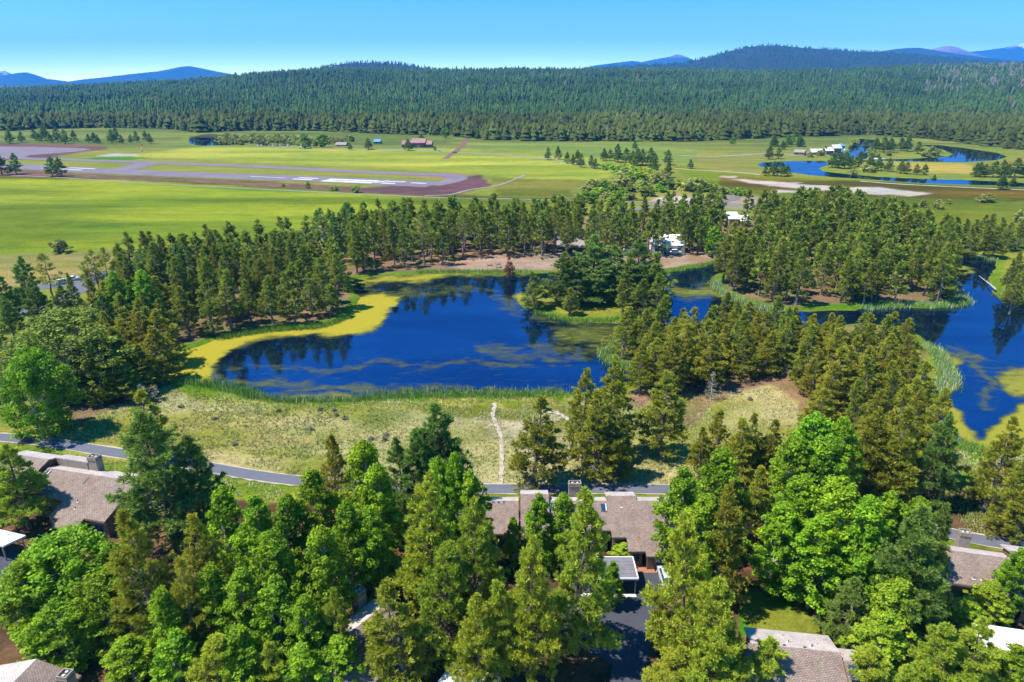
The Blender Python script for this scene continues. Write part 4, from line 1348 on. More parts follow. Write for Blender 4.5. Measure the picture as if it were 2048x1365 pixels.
# island pines
tops([(1125,505,17,'broad dark pine at the left of the pond island'), (1180,474,20,'tallest dark pine on the pond island'), (1232,492,18,'dark pine right of the tallest one on the island'),
      (1288,478,20,'tall dark pine at the right end of the island'), (1155,515,15,'dark pine between the two leftmost island giants'), (1262,520,15,'dark pine between the two rightmost island giants'), (1208,520,14,'shorter dark pine in the middle of the island')], 18, None, 'pines on the pond island', 'P', 'ponderosa_pine', 'fol_D', 1.75)
tops([(1312,508,17,'olive pine at the right tip of the island'), (1070,544,11,'round low pine at the left tip of the island'), (1140,575,9,'small pine in front on the island'),
      (1292,560,11,'shaggy small pine on the island near bare branches'), (1248,560,10,'young pine low in the middle of the island'), (1325,548,12,'low pine hanging over the channel from the island')],
     12, None, 'pines on the pond island', 'm', 'lodgepole_pine', None, 2.0)
tops([(1270,596,5,'bare grey shrub on the island shore')], 5, None, 'dead and dry trees', 'g', 'dry_shrub', 'fol_G', 1.6, 'shrub')

# tall pines in rows with clear outline against the meadow
tops([(687,407),(642,417),(618,431),(665,425)], 19, 'dark pine at the meadow edge left of the picnic grove', 'pines at the meadow edge', 'tm', 'lodgepole_pine', 'fol_D', 1.15)
tops([(595,465),(554,468),(575,480),(506,492),(530,488),(470,495)], 17, 'pine in the thin row along the street behind the left bank', 'pines along the street', 'm')
tops([(424,489),(449,492),(400,500),(375,505),(480,520),(440,520)], 17, 'pine at the back of the left bank grove', 'left bank grove', 'm')
tops([(349,485,20,'dark leafy poplar standing above the left bank pines')], 20, None, 'leafy trees on the left bank', 'A', 'poplar_tree', 'fol_D', 0.9, 'poplar')
tops([(273,497,17,'round pine behind the leafy trees near the street')], 17, None, 'pines along the street', 't', 'lodgepole_pine', 'fol_D', 1.3)
tops([(202,496,17,'right pine of the long trunk trio beside the street'), (186,499,17,'middle pine of the long trunk trio beside the street'), (167,513,16,'left pine of the long trunk trio beside the street')], 17, None, 'pines along the street', 't', 'lodgepole_pine', 'fol_M', 1.05)
tops([(89,508,17,'tall pine standing left of the street junction')], 17, None, 'pines along the street', 't', 'lodgepole_pine', 'fol_M', 1.3)
tops([(31,516,18,'broad dark pine at the left frame edge above the street'), (-8,545,16,'dark pine cut by the left frame edge above the street')], 18, None, 'pines along the street', 'P', 'ponderosa_pine', 'fol_D', 1.2)
tops([(60,556,14,'full dark pine between the street and the frame edge'), (112,572,13,'full pine covering the street junction'), (8,592,13,'dark pine at the frame edge below the street'), (205,585,13,'pine between the slim street pines and the bright leafy trees')], 14, None, 'pines along the street', 'P', 'ponderosa_pine', 'fol_D', 1.15)
tops([(135,548,15,'slim pine right beside the street bend'), (172,560,14,'second slim pine beside the street bend'), (64,618,8,'small pine between street and olive cottonwood')], 14, None, 'pines along the street', 'm')
tops([(222,541,17,'left of the two bright leafy trees on the left bank'), (281,538,17,'right of the two bright leafy trees on the left bank'), (255,560,14,'shaded leafy tree between the two bright ones on the left bank')],
     16, None, 'leafy trees on the left bank', 'A', 'aspen_tree', None, 1.0, 'aspen')
G2T = [(743,421),(765,424),(817,407),(844,431),(875,414),(899,421),(929,418),(960,409),(977,397),(991,400),(1025,404),(1046,404),(1083,406),(1111,414),(1155,411),(1196,414),(1244,397),(1288,392),(1316,400),(1336,394),(1218,405),(1265,402),(1135,420),(800,425),(720,445),(705,452)]
tops(G2T, 18, 'tall pine topping the picnic grove against the meadow', 'picnic grove', 'mmt', 'lodgepole_pine', None, 1.15)
G3T = [(1543,418),(1594,400),(1621,404),(1656,383,21),(1697,400),(1751,397),(1772,395),(1789,397),(1816,411),(1720,405),(1570,415),(1640,408),(1675,402),(1520,430),(1500,436)]
tops(G3T, 18, 'tall pine topping the far wooded peninsula against the marsh', 'far wooded peninsula', 'm', 'lodgepole_pine', None, 1.25)
tops([(1908,436),(1936,438),(1955,440),(1973,430),(1990,434),(2008,435),(2028,446),(2050,440),(1922,450),(1945,455),(1980,452),(2000,455)], 12.3, 'pine in the far right clump behind the narrow inlet', 'far right clump', 'm', 'lodgepole_pine', None, 1.7)
tops([(2042,506),(2028,520),(2062,500),(2052,530),(2078,520),(2040,548)], 12, 'pine at the right frame edge across the water', 'right bank pines', 'm', 'lodgepole_pine', None, 1.25)
tops([(1022,512,9,'reddish dead pine on the beach of the far shore')], 9, None, 'dead and dry trees', 'L', 'dead_pine', 'fol_R', 1.15, 'dead pine')
tops([(1778,724,9,'reddish dead pine among the near peninsula pines')], 9, None, 'dead and dry trees', 'L', 'dead_pine', 'fol_R', 1.3, 'dead pine')
tops([(1428,745,7,'bare grey shrub at the edge of the near meadow')], 6, None, 'dead and dry trees', 'g', 'dry_shrub', 'fol_G', 1.5, 'shrub')
tops([(255,735,6,'pale grey willow between dark pines at the pond tip'), (285,770,4,'pale grey willow at the reeds of the pond tip')], 6, None, 'dead and dry trees', 'b', 'willow_bush', 'fol_G', 1.0, 'willow')
tops([(1410,436,14,'bright leafy tree left of the red fence'), (1432,452,12,'smaller leafy tree touching the red fence')], 14, None, 'leafy trees by the lodge', 'A', 'aspen_tree', None, 1.4, 'aspen')
tops([(1580,438,11,'pale leafy tree inside the far wooded peninsula')], 11, None, 'leafy trees by the lodge', 'A', 'aspen_tree', 'fol_W', 1.2, 'aspen')

scatter([(235,585),(330,550),(500,530),(620,525),(690,560),(700,600),(660,630),(560,648),(440,668),(390,680),(330,690),(250,650)], 3.8, 84, (12, 18.5), 'left bank grove', 'left bank grove', 'mmm', 11, wr=(1.1, 1.5))
scatter([(205,650),(320,605),(335,690),(318,755),(235,790),(200,720)], 4.5, 14, (9, 14), 'thicket at the left pond tip', 'left bank grove', 'mL', 23, wr=(1.3, 1.8))
scatter([(330,690),(420,672),(560,652),(660,636),(690,615),(640,640),(480,660)], 4.0, 10, (9, 13), 'left bank grove waterline', 'left bank grove', 'm', 12, wr=(1.2, 1.6))
scatter([(620,505),(760,470),(900,468),(1100,470),(1320,470),(1440,475),(1440,505),(1330,515),(1240,518),(1100,512),(900,530),(720,545),(700,530)], 4.0, 125, (14, 18.5), 'picnic grove', 'picnic grove', 'mt', 13, wr=(0.95, 1.3))
scatter(G3, 3.6, 165, (12.5, 18.5), 'far wooded peninsula', 'far wooded peninsula', 'm', 14, wr=(1.15, 1.6))
scatter([(1240,712),(1275,696),(1330,686),(1400,690),(1480,684),(1560,700),(1640,712),(1720,716),(1790,712),(1808,718),(1810,735),(1780,770),(1840,815),(1870,850),(1850,900),(1740,900),(1650,850),(1600,790),(1550,745),(1440,770),(1370,790),(1290,790),(1250,770),(1295,745)], 4.0, 92, (10.5, 15), 'near wooded peninsula', 'near wooded peninsula', 'LLm', 15, wr=(1.2, 1.55))
scatter([(1900,470),(2048,470),(2150,480),(2150,510),(1995,515),(1905,500)], 6, 7, (9, 11.5), 'far right inlet clump', 'far right clump', 'm', 16, wr=(1.2, 1.6))
scatter([(2018,535),(2048,538),(2160,550),(2160,610),(2048,594),(2022,585)], 5, 8, (9, 12), 'right bank behind the fallen log', 'right bank pines', 'm', 17, wr=(1.2, 1.6))
scatter([(1320,440),(1440,425),(1500,430),(1560,440),(1540,470),(1440,462),(1340,460)], 5, 26, (12, 16), 'strip behind the white roofed lodge', 'pines behind the lodge', 'm', 18, wr=(1.0, 1.4))
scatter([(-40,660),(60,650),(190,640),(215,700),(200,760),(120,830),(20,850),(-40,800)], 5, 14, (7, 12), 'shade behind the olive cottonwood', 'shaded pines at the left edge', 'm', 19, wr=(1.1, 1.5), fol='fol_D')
print('groves', build_groves(175))

# ------------------------------------------------------------------ trees and shrubs of the open valley
def base(lst, label, group, key, name, cat, fol=None, w=1.0):
    fols = fol if isinstance(fol, tuple) else (fol,)
    lst = sorted(lst, key=lambda t: t[0]) if label else lst
    for j_, q_ in enumerate(lst):
        p = P(q_[0], q_[1])
        pt = P(q_[0], q_[1])
        # height from the pixel height
        h = q_[2] * (np.linalg.norm(pt - [0, 0, CH])) / F
        tree(key, name, p[0], p[1], h, PH[key][1] * h / PH[key][0] * w * (q_[3] if len(q_) > 3 and isinstance(q_[3], (int, float)) else 1), q_[-1] if isinstance(q_[-1], str) else f'{ORD[j_]} {label}, from left', cat, group, fol=fols[j_ % len(fols)])

base([(8,350,34,'dark pine at the left frame edge beside the runway'), (33,349,33,'round pine left of the pair beside the runway'), (107,353,32,'left pine of the pair beside the runway'), (127,353,31,'right pine of the pair beside the runway')],
     None, 'pines on the valley floor', 'P', 'ponderosa_pine', 'pine', 'fol_D', 1.45)
base([(1095,320,24),(1115,320,26),(1133,327,22),(1152,330,28),(1163,335,26),(1182,336,24),(1190,338,20),(1145,330,20)], 'pine in the row along the valley road', 'pines on the valley floor', 'P', 'ponderosa_pine', 'pine', 'fol_D', 1.3)
base([(1208,322,24),(1220,322,22),(1236,325,34),(1252,328,30),(1264,330,26),(1275,332,34),(1285,330,30),(1300,332,34),(1312,330,22),(1335,330,28),(1307,348,30),(1335,356,30),(1380,338,18),(1270,300,18)], 'pine in the loose clump beyond the willow creek', 'pines on the valley floor', 'P', 'ponderosa_pine', 'pine', 'fol_D', 1.47)
base([(700,301,14),(738,300,22),(816,302,22),(845,292,22),(632,296,12),(870,302,8)], 'dark pine on the meadow before the ranch house', 'pines on the valley floor', 'P', 'ponderosa_pine', 'pine', 'fol_D', 1.76)
rr_ = np.random.default_rng(5)
base([(x_, 285 + rr_.uniform(-4, 4), rr_.uniform(14, 24)) for x_ in (20,45,70,78,92,104,118,130,150,178,188,196,225,232,245,262,275,290,300)], 'pine in the loose row along the far end of the apron', 'pines on the valley floor', 'P', 'ponderosa_pine', 'pine', 'fol_D', 1.47)
base([(1538,319,24),(1556,318,20),(1545,352,26),(1562,353,26),(1572,352,20),(1530,352,18)], 'pine beside the bend of the river', 'pines on the valley floor', 'P', 'ponderosa_pine', 'pine', 'fol_D', 1.67)
base([(1664,335,26),(1676,337,28),(1690,338,30),(1700,335,20),(1715,334,28),(1742,342,26),(1756,342,24),(1775,343,22),(1800,347,22),(1812,348,20),(1832,350,18),(1845,350,18)], 'pine on the tongue of land inside the river bend', 'pines on the valley floor', 'P', 'ponderosa_pine', 'pine', 'fol_D', 1.67)
base([(1948,354,22),(1958,355,24),(1970,354,20),(1985,355,26),(2000,354,26),(2012,355,22),(2030,355,30),(2046,355,26),(2060,356,26)], 'pine in the dark clump at the right edge by the river', 'pines on the valley floor', 'P', 'ponderosa_pine', 'pine', 'fol_D', 1.67)
base([(1750,304,24),(1765,305,26),(1780,305,24),(1800,302,22),(1815,303,24),(1835,308,20),(1730,300,18)], 'pine on the bank inside the upper river loop', 'pines on the valley floor', 'P', 'ponderosa_pine', 'pine', 'fol_D', 1.76)
base([(2006,380,24,'round pine on the right meadow'), (2025,374,16,'smaller pine behind the round one on the right meadow'), (1866,364,12,'small pine alone at the river edge')], None, 'pines on the valley floor', 'P', 'ponderosa_pine', 'pine', 'fol_D', 1.67)
base([(1548,294,20),(1575,294,18),(1600,294,20),(1650,308,14),(1565,300,16)], 'dark pine near the marina', 'pines on the valley floor', 'P', 'ponderosa_pine', 'pine', 'fol_D', 1.86)
base([(1548,291,17,'left bright tree at the marina'), (1580,290,18,'middle bright tree at the marina'), (1600,293,16,'right bright tree at the marina'), (610,297,22,'left leafy tree near the parked cars'), (646,295,24,'right leafy tree near the parked cars'), (890,277,18,'leafy tree at the forest edge right of the ranch house'), (1465,288,12,'small leafy tree at the forest edge before the right hill')],
     None, 'leafy trees on the valley floor', 'f', 'aspen_tree', 'aspen', None, 1.3)
# willow bushes along the creek
BW = [(1170,388,14),(1188,378,18),(1200,392,16),(1212,384,20),(1225,390,22),(1240,372,20),(1252,360,22),(1262,352,20),(1272,368,22),(1285,378,16),(1296,392,18),(1240,400,18),(1215,402,16),(1175,406,20),(1150,412,14),(1130,408,12),
      (1310,366,18),(1322,360,16),(1298,352,14),(1338,378,18),(1358,372,14),(1385,382,24),(1406,382,18),(1420,384,14),(1446,388,12),(1476,391,14),(1432,380,10),(1400,368,12),(1188,398,12),(1160,398,10),(1260,384,14),(1205,370,12),(1225,412,16),(1262,398,12),(1320,384,14)]
base(BW, 'rounded willow bush in the thicket along the valley creek', 'willows along the creek', 'b', 'willow_bush', 'willow', ('fol_W', 'fol_C', 'fol_Y', 'fol_W', 'fol_A'), 1.7)
base([(1218,340,14),(1235,346,14),(1250,345,16),(1205,338,10)], 'bright green willow in the upper part of the creek thicket', 'willows along the creek', 'b', 'willow_bush', 'willow', 'fol_Y', 1.7)
base([(123,506,22,'pale willow bush alone on the big meadow'), (713,386,14,'largest round bush between runway and meadow track'), (617,377,7,'small bush left of the bush pair by the runway'), (615,370,8,'small bush close to the runway edge'), (662,382,8,'left bush of the pair by the runway'), (672,382,9,'right bush of the pair by the runway'),
      (566,374,6,'tiny bush beside the runway shoulder'), (1845,415,12,'left bush of the two on the marsh meadow'), (1876,418,14,'pale bush right of its neighbour on the marsh meadow'), (1896,408,8,'tiny bush on the marsh meadow'), (1962,405,13,'left half of the double bush on the marsh meadow'), (1976,405,14,'right half of the double bush on the marsh meadow'), (2040,445,18,'bush at the right edge of the marsh meadow')],
     None, 'bushes on the open meadows', 'b', 'willow_bush', 'willow', 'fol_W', 1.1)
base([(x_, 291 + (k % 4) * 1.5 - (x_ - 560) * 0.012 - 6, 11) for k, x_ in enumerate(range(440, 705, 13))], 'pale willow in the thicket between the parked cars and forest', 'far willow thicket', 'b', 'willow_bush', 'willow', 'fol_W', 1.3)
base([(x_, 277 + (k % 3) * 2, 9) for k, x_ in enumerate(range(455, 620, 17))], 'pale willow in the far rows beside the left river', 'far willow thicket', 'b', 'willow_bush', 'willow', 'fol_W', 1.4)
base([(1740,310,10),(1750,314,11),(1775,312,9),(1866,312,14),(1852,314,10),(1690,322,10),(1680,318,8),(1640,312,10),(1620,315,8),(1706,350,10),(1730,344,14),(1745,346,9),(1708,290,10),(1330,310,6)], 'willow bush on the river bank', 'willows on the river bank', 'b', 'willow_bush', 'willow', 'fol_W', 1.3)
tops([(520,478,5,'left yellowish willow behind the left bank pines'), (560,480,5,'right yellowish willow behind the left bank pines'), (455,484,5,'bright willow at the meadow corner behind the left bank'), (690,470,6,'pale willow among the pines of the meadow edge')], 5, None, 'bushes on the open meadows', 'b', 'willow_bush', 'fol_W', 1.1, 'willow')
# ------------------------------------------------------------------ buildings
def shingle(name, a, b_, gap):
    m, nt, b = nmat(name)
    br = nt.nodes.new('ShaderNodeTexBrick')
    br.inputs['Color1'].default_value = (*a, 1)
    br.inputs['Color2'].default_value = (*b_, 1)
    br.inputs['Mortar'].default_value = (*gap, 1)
    br.inputs['Scale'].default_value = 1.0
    br.inputs['Brick Width'].default_value = 0.32
    br.inputs['Row Height'].default_value = 0.18
    br.inputs['Mortar Size'].default_value = 0.03
    br.inputs['Bias'].default_value = -0.1
    nt.links.new(objvec(nt), br.inputs['Vector'])
    f = maprange(nt, noise(nt, 0.5, 5, 0.7, objvec(nt)), 0.3, 0.7, 0.8, 1.2)
    f2 = maprange(nt, noise(nt, 7, 3, 0.7, objvec(nt)), 0.3, 0.7, 0.72, 1.28)
    c = mix(nt, 1.0, mix(nt, 1.0, br.outputs['Color'], f, 'MULTIPLY'), f2, 'MULTIPLY')
    c = mix(nt, maprange(nt, noise(nt, 0.9, 5, 0.7, objvec(nt), 0.5), 0.60, 0.70, 0, 0.75), c, C(176,112,66))
    nt.links.new(c, b.inputs['Base Color'])
    b.inputs['Roughness'].default_value = 0.9
    return m
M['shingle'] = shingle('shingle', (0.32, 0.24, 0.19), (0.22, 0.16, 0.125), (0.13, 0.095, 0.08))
M['shingle_lit_far'] = shingle('shingle_sun_tint', (0.54, 0.47, 0.42), (0.44, 0.375, 0.335), (0.33, 0.28, 0.255))  # same shingles made paler: sunshine on the far slopes put into the colour
M['shingle_red'] = shingle('shingle_red', (0.44, 0.24, 0.20), (0.36, 0.19, 0.16), (0.2, 0.12, 0.1))
M['siding'] = plain('siding', (0.17, 0.115, 0.075), 0.85, 0.3, 1.5)
M['siding_tan'] = plain('siding_tan', (0.40, 0.27, 0.16), 0.85, 0.2, 2.0)
M['siding_grey'] = plain('siding_grey', (0.28, 0.24, 0.20), 0.85, 0.25, 2.0)
M['trim'] = plain('trim', (0.20, 0.15, 0.11), 0.7, 0.15)
M['white_metal'] = plain('white_metal', (0.72, 0.72, 0.70), 0.5, 0.08)
M['white_roof'] = plain('white_roof', (0.80, 0.78, 0.74), 0.8, 0.1, 0.6)
M['tar'] = plain('tar_roofing', (0.17, 0.16, 0.17), 0.85, 0.25, 1.2)
M['glass'] = plain('glass', (0.02, 0.05, 0.10), 0.08, 0.1, 1.0, spec=0.8)
M['metal_dark'] = plain('metal_dark', (0.09, 0.09, 0.10), 0.5, 0.15)
M['flue'] = plain('flue_clay', (0.55, 0.50, 0.42), 0.8, 0.15)
M['fence_red'] = plain('fence_red', (0.52, 0.13, 0.05), 0.8, 0.25, 1.0)
M['blue_tarp'] = plain('blue_tarp', (0.10, 0.32, 0.62), 0.6, 0.1)
M['boat_white'] = plain('boat_white', (0.75, 0.74, 0.72), 0.4, 0.06)
sm_, nt, b = nmat('stained_roof')
c = mix(nt, maprange(nt, noise(nt, 0.55, 4, 0.65, objvec(nt), 0.6), 0.46, 0.54, 0, 1), C(160,120,96), (0.74, 0.74, 0.72))
c = mix(nt, maprange(nt, noise(nt, 0.8, 3, 0.6, objvec(nt, 1, 1, 3)), 0.58, 0.68, 0, 0.8), c, C(178,150,70))
nt.links.new(c, b.inputs['Base Color'])
M['stained'] = sm_

def chimney(e, x, y, w, d, z0, z1):
    ch = MB().box(x - w / 2, x + w / 2, y - d / 2, y + d / 2, z0, z1 - 0.55).build('chimney', M['siding_grey'], e)
    MB().box(x - w / 2 - 0.08, x + w / 2 + 0.08, y - d / 2 - 0.08, y + d / 2 + 0.08, z1 - 0.55, z1 - 0.42).build('chimney_band', M['trim'], ch)
    m = MB()
    t = 0.12
    m.box(x - w / 2, x + w / 2, y - d / 2, y - d / 2 + t, z1 - 0.42, z1)
    m.box(x - w / 2, x + w / 2, y + d / 2 - t, y + d / 2, z1 - 0.42, z1)
    m.box(x - w / 2, x - w / 2 + t, y - d / 2 + t, y + d / 2 - t, z1 - 0.42, z1)
    m.box(x + w / 2 - t, x + w / 2, y - d / 2 + t, y + d / 2 - t, z1 - 0.42, z1)
    m.build('chimney_cap', M['siding_grey'], ch)
    for k in (-1, 1):
        MB().tube([(x + k * w * 0.2, y, z1 - 0.43), (x + k * w * 0.2, y, z1 - 0.06)], 0.17, 10).build('flue', M['flue'], ch)
    return ch

class House:
    def __init__(s, name, label, cat, r0, r1, zr, pitch=0.33, group='houses'):
        A, B = P(*r0, zr), P(*r1, zr)
        s.zr, s.p = zr, pitch
        yaw = math.atan2(B[1] - A[1], B[0] - A[0])
        s.e = tag(empty(name, (A[0], A[1], 0), yaw), label, cat, group)
        s.L = math.hypot(B[0] - A[0], B[1] - A[1])
    def z(s, d):
        return s.zr - s.p * d
    def slab(s, s0, s1, d0, d1, dz=0.0, far=False, m=None, wall=True, wm=None, ov=0.5, z0=0.0):
        """roof slab: d runs down the near slope (or the far one); its walls underneath"""
        sg = 1 if far else -1
        y0, y1 = sg * d0, sg * d1
        za, zb = s.z(d0) + dz, s.z(d1) + dz
        th = 0.22
        q = [(s0, y0), (s1, y0), (s1, y1), (s0, y1)]
        zs_ = [za, za, zb, zb]
        if not far:
            q, zs_ = [q[3], q[2], q[1], q[0]], [zb, zb, za, za]
        MB().hexa([(a, b_, z_ - th) for (a, b_), z_ in zip(q, zs_)], [(a, b_, z_) for (a, b_), z_ in zip(q, zs_)]).build('roof', m or (M['shingle_lit_far'] if far else M['shingle']), s.e)
        fz = zb - th - 0.10
        MB().box(s0 + 0.01, s1 - 0.01, min(y1, y1 + sg * 0.05), max(y1, y1 + sg * 0.05), fz, zb - 0.03).build('fascia', M['trim'], s.e)
        if wall:
            w0, w1 = s0 + 0.3, s1 - 0.3
            e0, e1 = (d0 + 0.003, d1 - ov)
            p_ = [(w0, sg * e0), (w1, sg * e0), (w1, sg * e1), (w0, sg * e1)]
            zt = [s.z(e0) + dz - th - 0.01] * 2 + [s.z(e1) + dz - th - 0.01] * 2
            if not far:
                p_, zt = p_[::-1], zt[::-1]
            MB().hexa([(a, b_, z0) for a, b_ in p_], [(a, b_, z_) for (a, b_), z_ in zip(p_, zt)]).build('wall', wm or M['siding'], s.e)
    def on(s, s0, s1, d0, d1, h0, h1, name, m, parent=None, far=False):
        sg = 1 if far else -1
        q = [(s0, sg * d1), (s1, sg * d1), (s1, sg * d0), (s0, sg * d0)]
        dd = [d1, d1, d0, d0]
        if far:
            q, dd = q[::-1], dd[::-1]
        return MB().hexa([(a, b_, s.z(d) + h0) for (a, b_), d in zip(q, dd)], [(a, b_, s.z(d) + h1) for (a, b_), d in zip(q, dd)]).build(name, m, parent or s.e)
    def skylight(s, x, d, w=0.65, l=1.15):
        f = s.on(x - w / 2 - 0.07, x + w / 2 + 0.07, d - 0.07, d + l + 0.07, -0.02, 0.14, 'skylight', M['metal_dark'])
        s.on(x - w / 2, x + w / 2, d, d + l, 0.142, 0.165, 'pane', M['glass'], f)
        s.on(x + w / 2 - 0.02, x + w / 2 + 0.10, d - 0.05, d + l + 0.05, 0.142, 0.19, 'flashing', M['white_metal'], f)
    def vent(s, x, d, h=0.5, r=0.07, far=False, dz=0.0):
        sg = 1 if far else -1
        v = MB().tube([(x, sg * d, s.z(d) + dz - 0.05), (x, sg * d, s.z(d) + dz + h)], r, 8).build('vent_pipe', M['metal_dark'], s.e)
        MB().box(x - 0.2, x + 0.2, sg * d - 0.2, sg * d + 0.2, s.z(d) + dz - 0.03, s.z(d) + dz + 0.05).build('vent_flashing', M['flue'], v)
    def window(s, x, d, z0, w, h):
        y = -d
        f = MB().box(x - w / 2, x + w / 2, y - 0.06, y + 0.02, z0, z0 + h).build('window', M['trim'], s.e)
        for k in (-1, 1):
            MB().box(x + k * w / 4 - w / 4 + 0.05, x + k * w / 4 + w / 4 - 0.05, y - 0.075, y - 0.055, z0 + 0.06, z0 + h - 0.06).build('pane', M['glass'], f)
    def door(s, x, d, w=0.95, h=2.1, m=None):
        f = MB().box(x - w / 2, x + w / 2, -d - 0.06, -d + 0.02, 0.02, h).build('door', m or M['siding_tan'], s.e)
        MB().tube([(x + w * 0.36, -d - 0.06, 1.0), (x + w * 0.36, -d - 0.13, 1.0)], 0.04, 6).build('handle', M['white_metal'], f)

def fence(name, label, pts, h, m, board=0.16, group='fences'):
    pts = [np.array(p_[:2]) for p_ in pts]
    e = tag(empty(name, (pts[0][0], pts[0][1], 0)), label, 'fence', group)
    o = pts[0]
    for a, b_ in zip(pts[:-1], pts[1:]):
        L = np.linalg.norm(b_ - a)
        t = (b_ - a) / L
        nm = np.array([-t[1], t[0]])
        mb = MB()
        r = np.random.default_rng(int(L * 100))
        k = 0.0
        while k < L - 0.02:
            w_ = min(board, L - k)
            q = [a - o + t * k + nm * 0.02, a - o + t * (k + w_ * 0.93) + nm * 0.02, a - o + t * (k + w_ * 0.93) - nm * 0.02, a - o + t * k - nm * 0.02]
            mb.prism([tuple(x) for x in q][::-1], 0.05, h + r.uniform(-0.02, 0.02))
            k += board
        tag(mb.build('boards', m, e), kind='stuff')
        for f_ in (0.3, h - 0.25):
            q = [a - o - nm * 0.03, b_ - o - nm * 0.03, b_ - o - nm * 0.08, a - o - nm * 0.08]
            MB().prism([tuple(x) for x in q][::-1], f_, f_ + 0.1).build('rail', m, e)
        n = max(1, int(L / 2.4))
        for i in range(n + 1):
            c_ = a - o + t * (L * i / n) - nm * 0.13
            MB().box(c_[0] - 0.05, c_[0] + 0.05, c_[1] - 0.05, c_[1] + 0.05, 0, h + 0.06).build('post', m, e)
    return e

# --- middle house (three joined units), ridge parallel to the picture
hs = House('row_house', 'long middle house with brown shingle roof and skylights along the bike path', 'house', (978,1002), (1400,1002), 5.73)
hs.slab(-5.0, 4.47, 0, 5.6)
hs.slab(4.75, 9.04, -0.7, 7.0, 0.5)
hs.slab(9.04, 17.88, 0, 5.0)
hs.slab(17.88, 19.98, -0.9, 6.15)
hs.slab(19.98, 22.38, -0.9, 8.36)
hs.slab(22.38, 31.0, 0, 9.13)
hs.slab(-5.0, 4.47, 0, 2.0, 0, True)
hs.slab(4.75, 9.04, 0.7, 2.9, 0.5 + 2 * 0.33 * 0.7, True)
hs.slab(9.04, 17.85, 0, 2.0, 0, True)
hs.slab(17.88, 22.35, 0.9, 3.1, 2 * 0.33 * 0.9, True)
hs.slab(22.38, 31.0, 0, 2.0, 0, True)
chimney(hs.e, 13.2, 2.7, 1.9, 1.1, 0, 7.3)
hs.skylight(17.2, 0.7)
hs.skylight(9.5, 0.5)
for x_, d_ in ((0.6, 0.35), (2.2, 0.35), (1.4, 0.35)):
    hs.vent(x_, d_, 0.22, 0.16)
hs.vent(20.0, 1.2, 0.35, 0.05)
hs.window(18.9, 5.65, 0.9, 1.4, 1.4)
hs.window(21.1, 7.86, 0.9, 1.2, 1.2)
hs.window(24.5, 8.63, 0.9, 1.6, 1.2)
hs.window(28.0, 8.63, 0.9, 1.6, 1.2)
hs.door(19.6, 5.65)
hs.window(11.5, 4.5, 1.0, 1.6, 1.4)
hs.door(15.5, 4.5)
hs.window(1.5, 5.1, 1.0, 1.6, 1.3)
# --- left house
hl = House('angled_house', 'left house with stepped brown shingle roof and wooden chimney', 'house', (94,936), (232,957), 5.8)
hl.slab(0, 8.0, 0, 4.9)
hl.slab(8.0, 9.9, 0, 8.0)
hl.slab(9.9, 13.85, 0, 9.5)
hl.slab(13.85, 17.5, 0, 7.4)
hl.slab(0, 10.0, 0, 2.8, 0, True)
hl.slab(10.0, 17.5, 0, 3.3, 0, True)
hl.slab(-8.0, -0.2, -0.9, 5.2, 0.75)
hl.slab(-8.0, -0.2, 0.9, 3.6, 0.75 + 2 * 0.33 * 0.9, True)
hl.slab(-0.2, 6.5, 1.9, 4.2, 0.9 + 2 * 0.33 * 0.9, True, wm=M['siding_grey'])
chimney(hl.e, 7.2, 2.6, 1.7, 1.3, 0, 7.6)
hl.skylight(1.0, 0.6, 0.5, 1.3)
hl.on(8.6, 8.85, 0.5, 1.8, 0.0, 0.06, 'flashing_strip', M['metal_dark'])
for x_, d_ in ((2.9, 3.6), (3.9, 3.6), (10.6, 5.0), (11.2, 6.2)):
    hl.vent(x_, d_, 0.5, 0.06)
hl.window(3.5, 4.4, 0.9, 1.6, 1.3)
hl.door(6.6, 4.4)
hl.window(15.6, 6.9, 0.9, 1.6, 1.3)
hl.window(11.6, 9.0, 0.8, 1.3, 1.0)
fence('patio_fence', 'tan board fence at the left corner of the left house', [P(108,1055), P(124,1066), P(150,1072)], 1.7, M['siding_tan'])
fence('patio_fence', 'tan board fence enclosing the patio of the left house', [P(158,1075), P(185,1082), P(205,1080)], 1.5, M['siding_tan'])
bq = tag(empty('barbecue', (*P(112,1028)[:2], 0)), 'covered dark barbecue on the patio of the left house', 'barbecue')
MB().prism([(-0.6, -0.35), (0.6, -0.35), (0.6, 0.35), (-0.6, 0.35)], 0.0, 0.95).build('cover', M['metal_dark'], bq)
MB().hexa([(-0.62, -0.36, 0.95), (0.62, -0.36, 0.95), (0.62, 0.36, 0.95), (-0.62, 0.36, 0.95)], [(-0.45, -0.15, 1.2), (0.45, -0.15, 1.2), (0.45, 0.2, 1.2), (-0.45, 0.2, 1.2)]).build('lid', M['metal_dark'], bq)
# --- lower right house
hb = House('gabled_house', 'lower right house with a row of vent pipes along its ridge', 'house', (1495,1286), (1677,1305), 5.8)
hb.slab(-0.3, 10.0, 0, 6.5)
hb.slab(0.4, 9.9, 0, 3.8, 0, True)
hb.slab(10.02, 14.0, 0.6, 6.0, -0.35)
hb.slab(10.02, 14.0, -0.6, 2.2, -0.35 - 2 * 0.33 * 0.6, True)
for x_, far_ in ((2.2, True), (3.3, True), (4.7, True), (7.0, True), (7.2, True)):
    hb.vent(x_, 0.5 + (x_ % 0.7), 0.4, 0.05, far_)
hb.on(3.9, 4.2, 0.15, 0.4, 0, 0.12, 'roof_vent', M['metal_dark'], far=True)
hb.on(6.1, 6.4, 0.15, 0.4, 0, 0.12, 'roof_vent', M['metal_dark'], far=True)
hb.skylight(10.9, 1.4, 0.9, 1.4)
hb.window(3.0, 6.0, 0.9, 1.6, 1.3)
hb.door(6.0, 6.0)
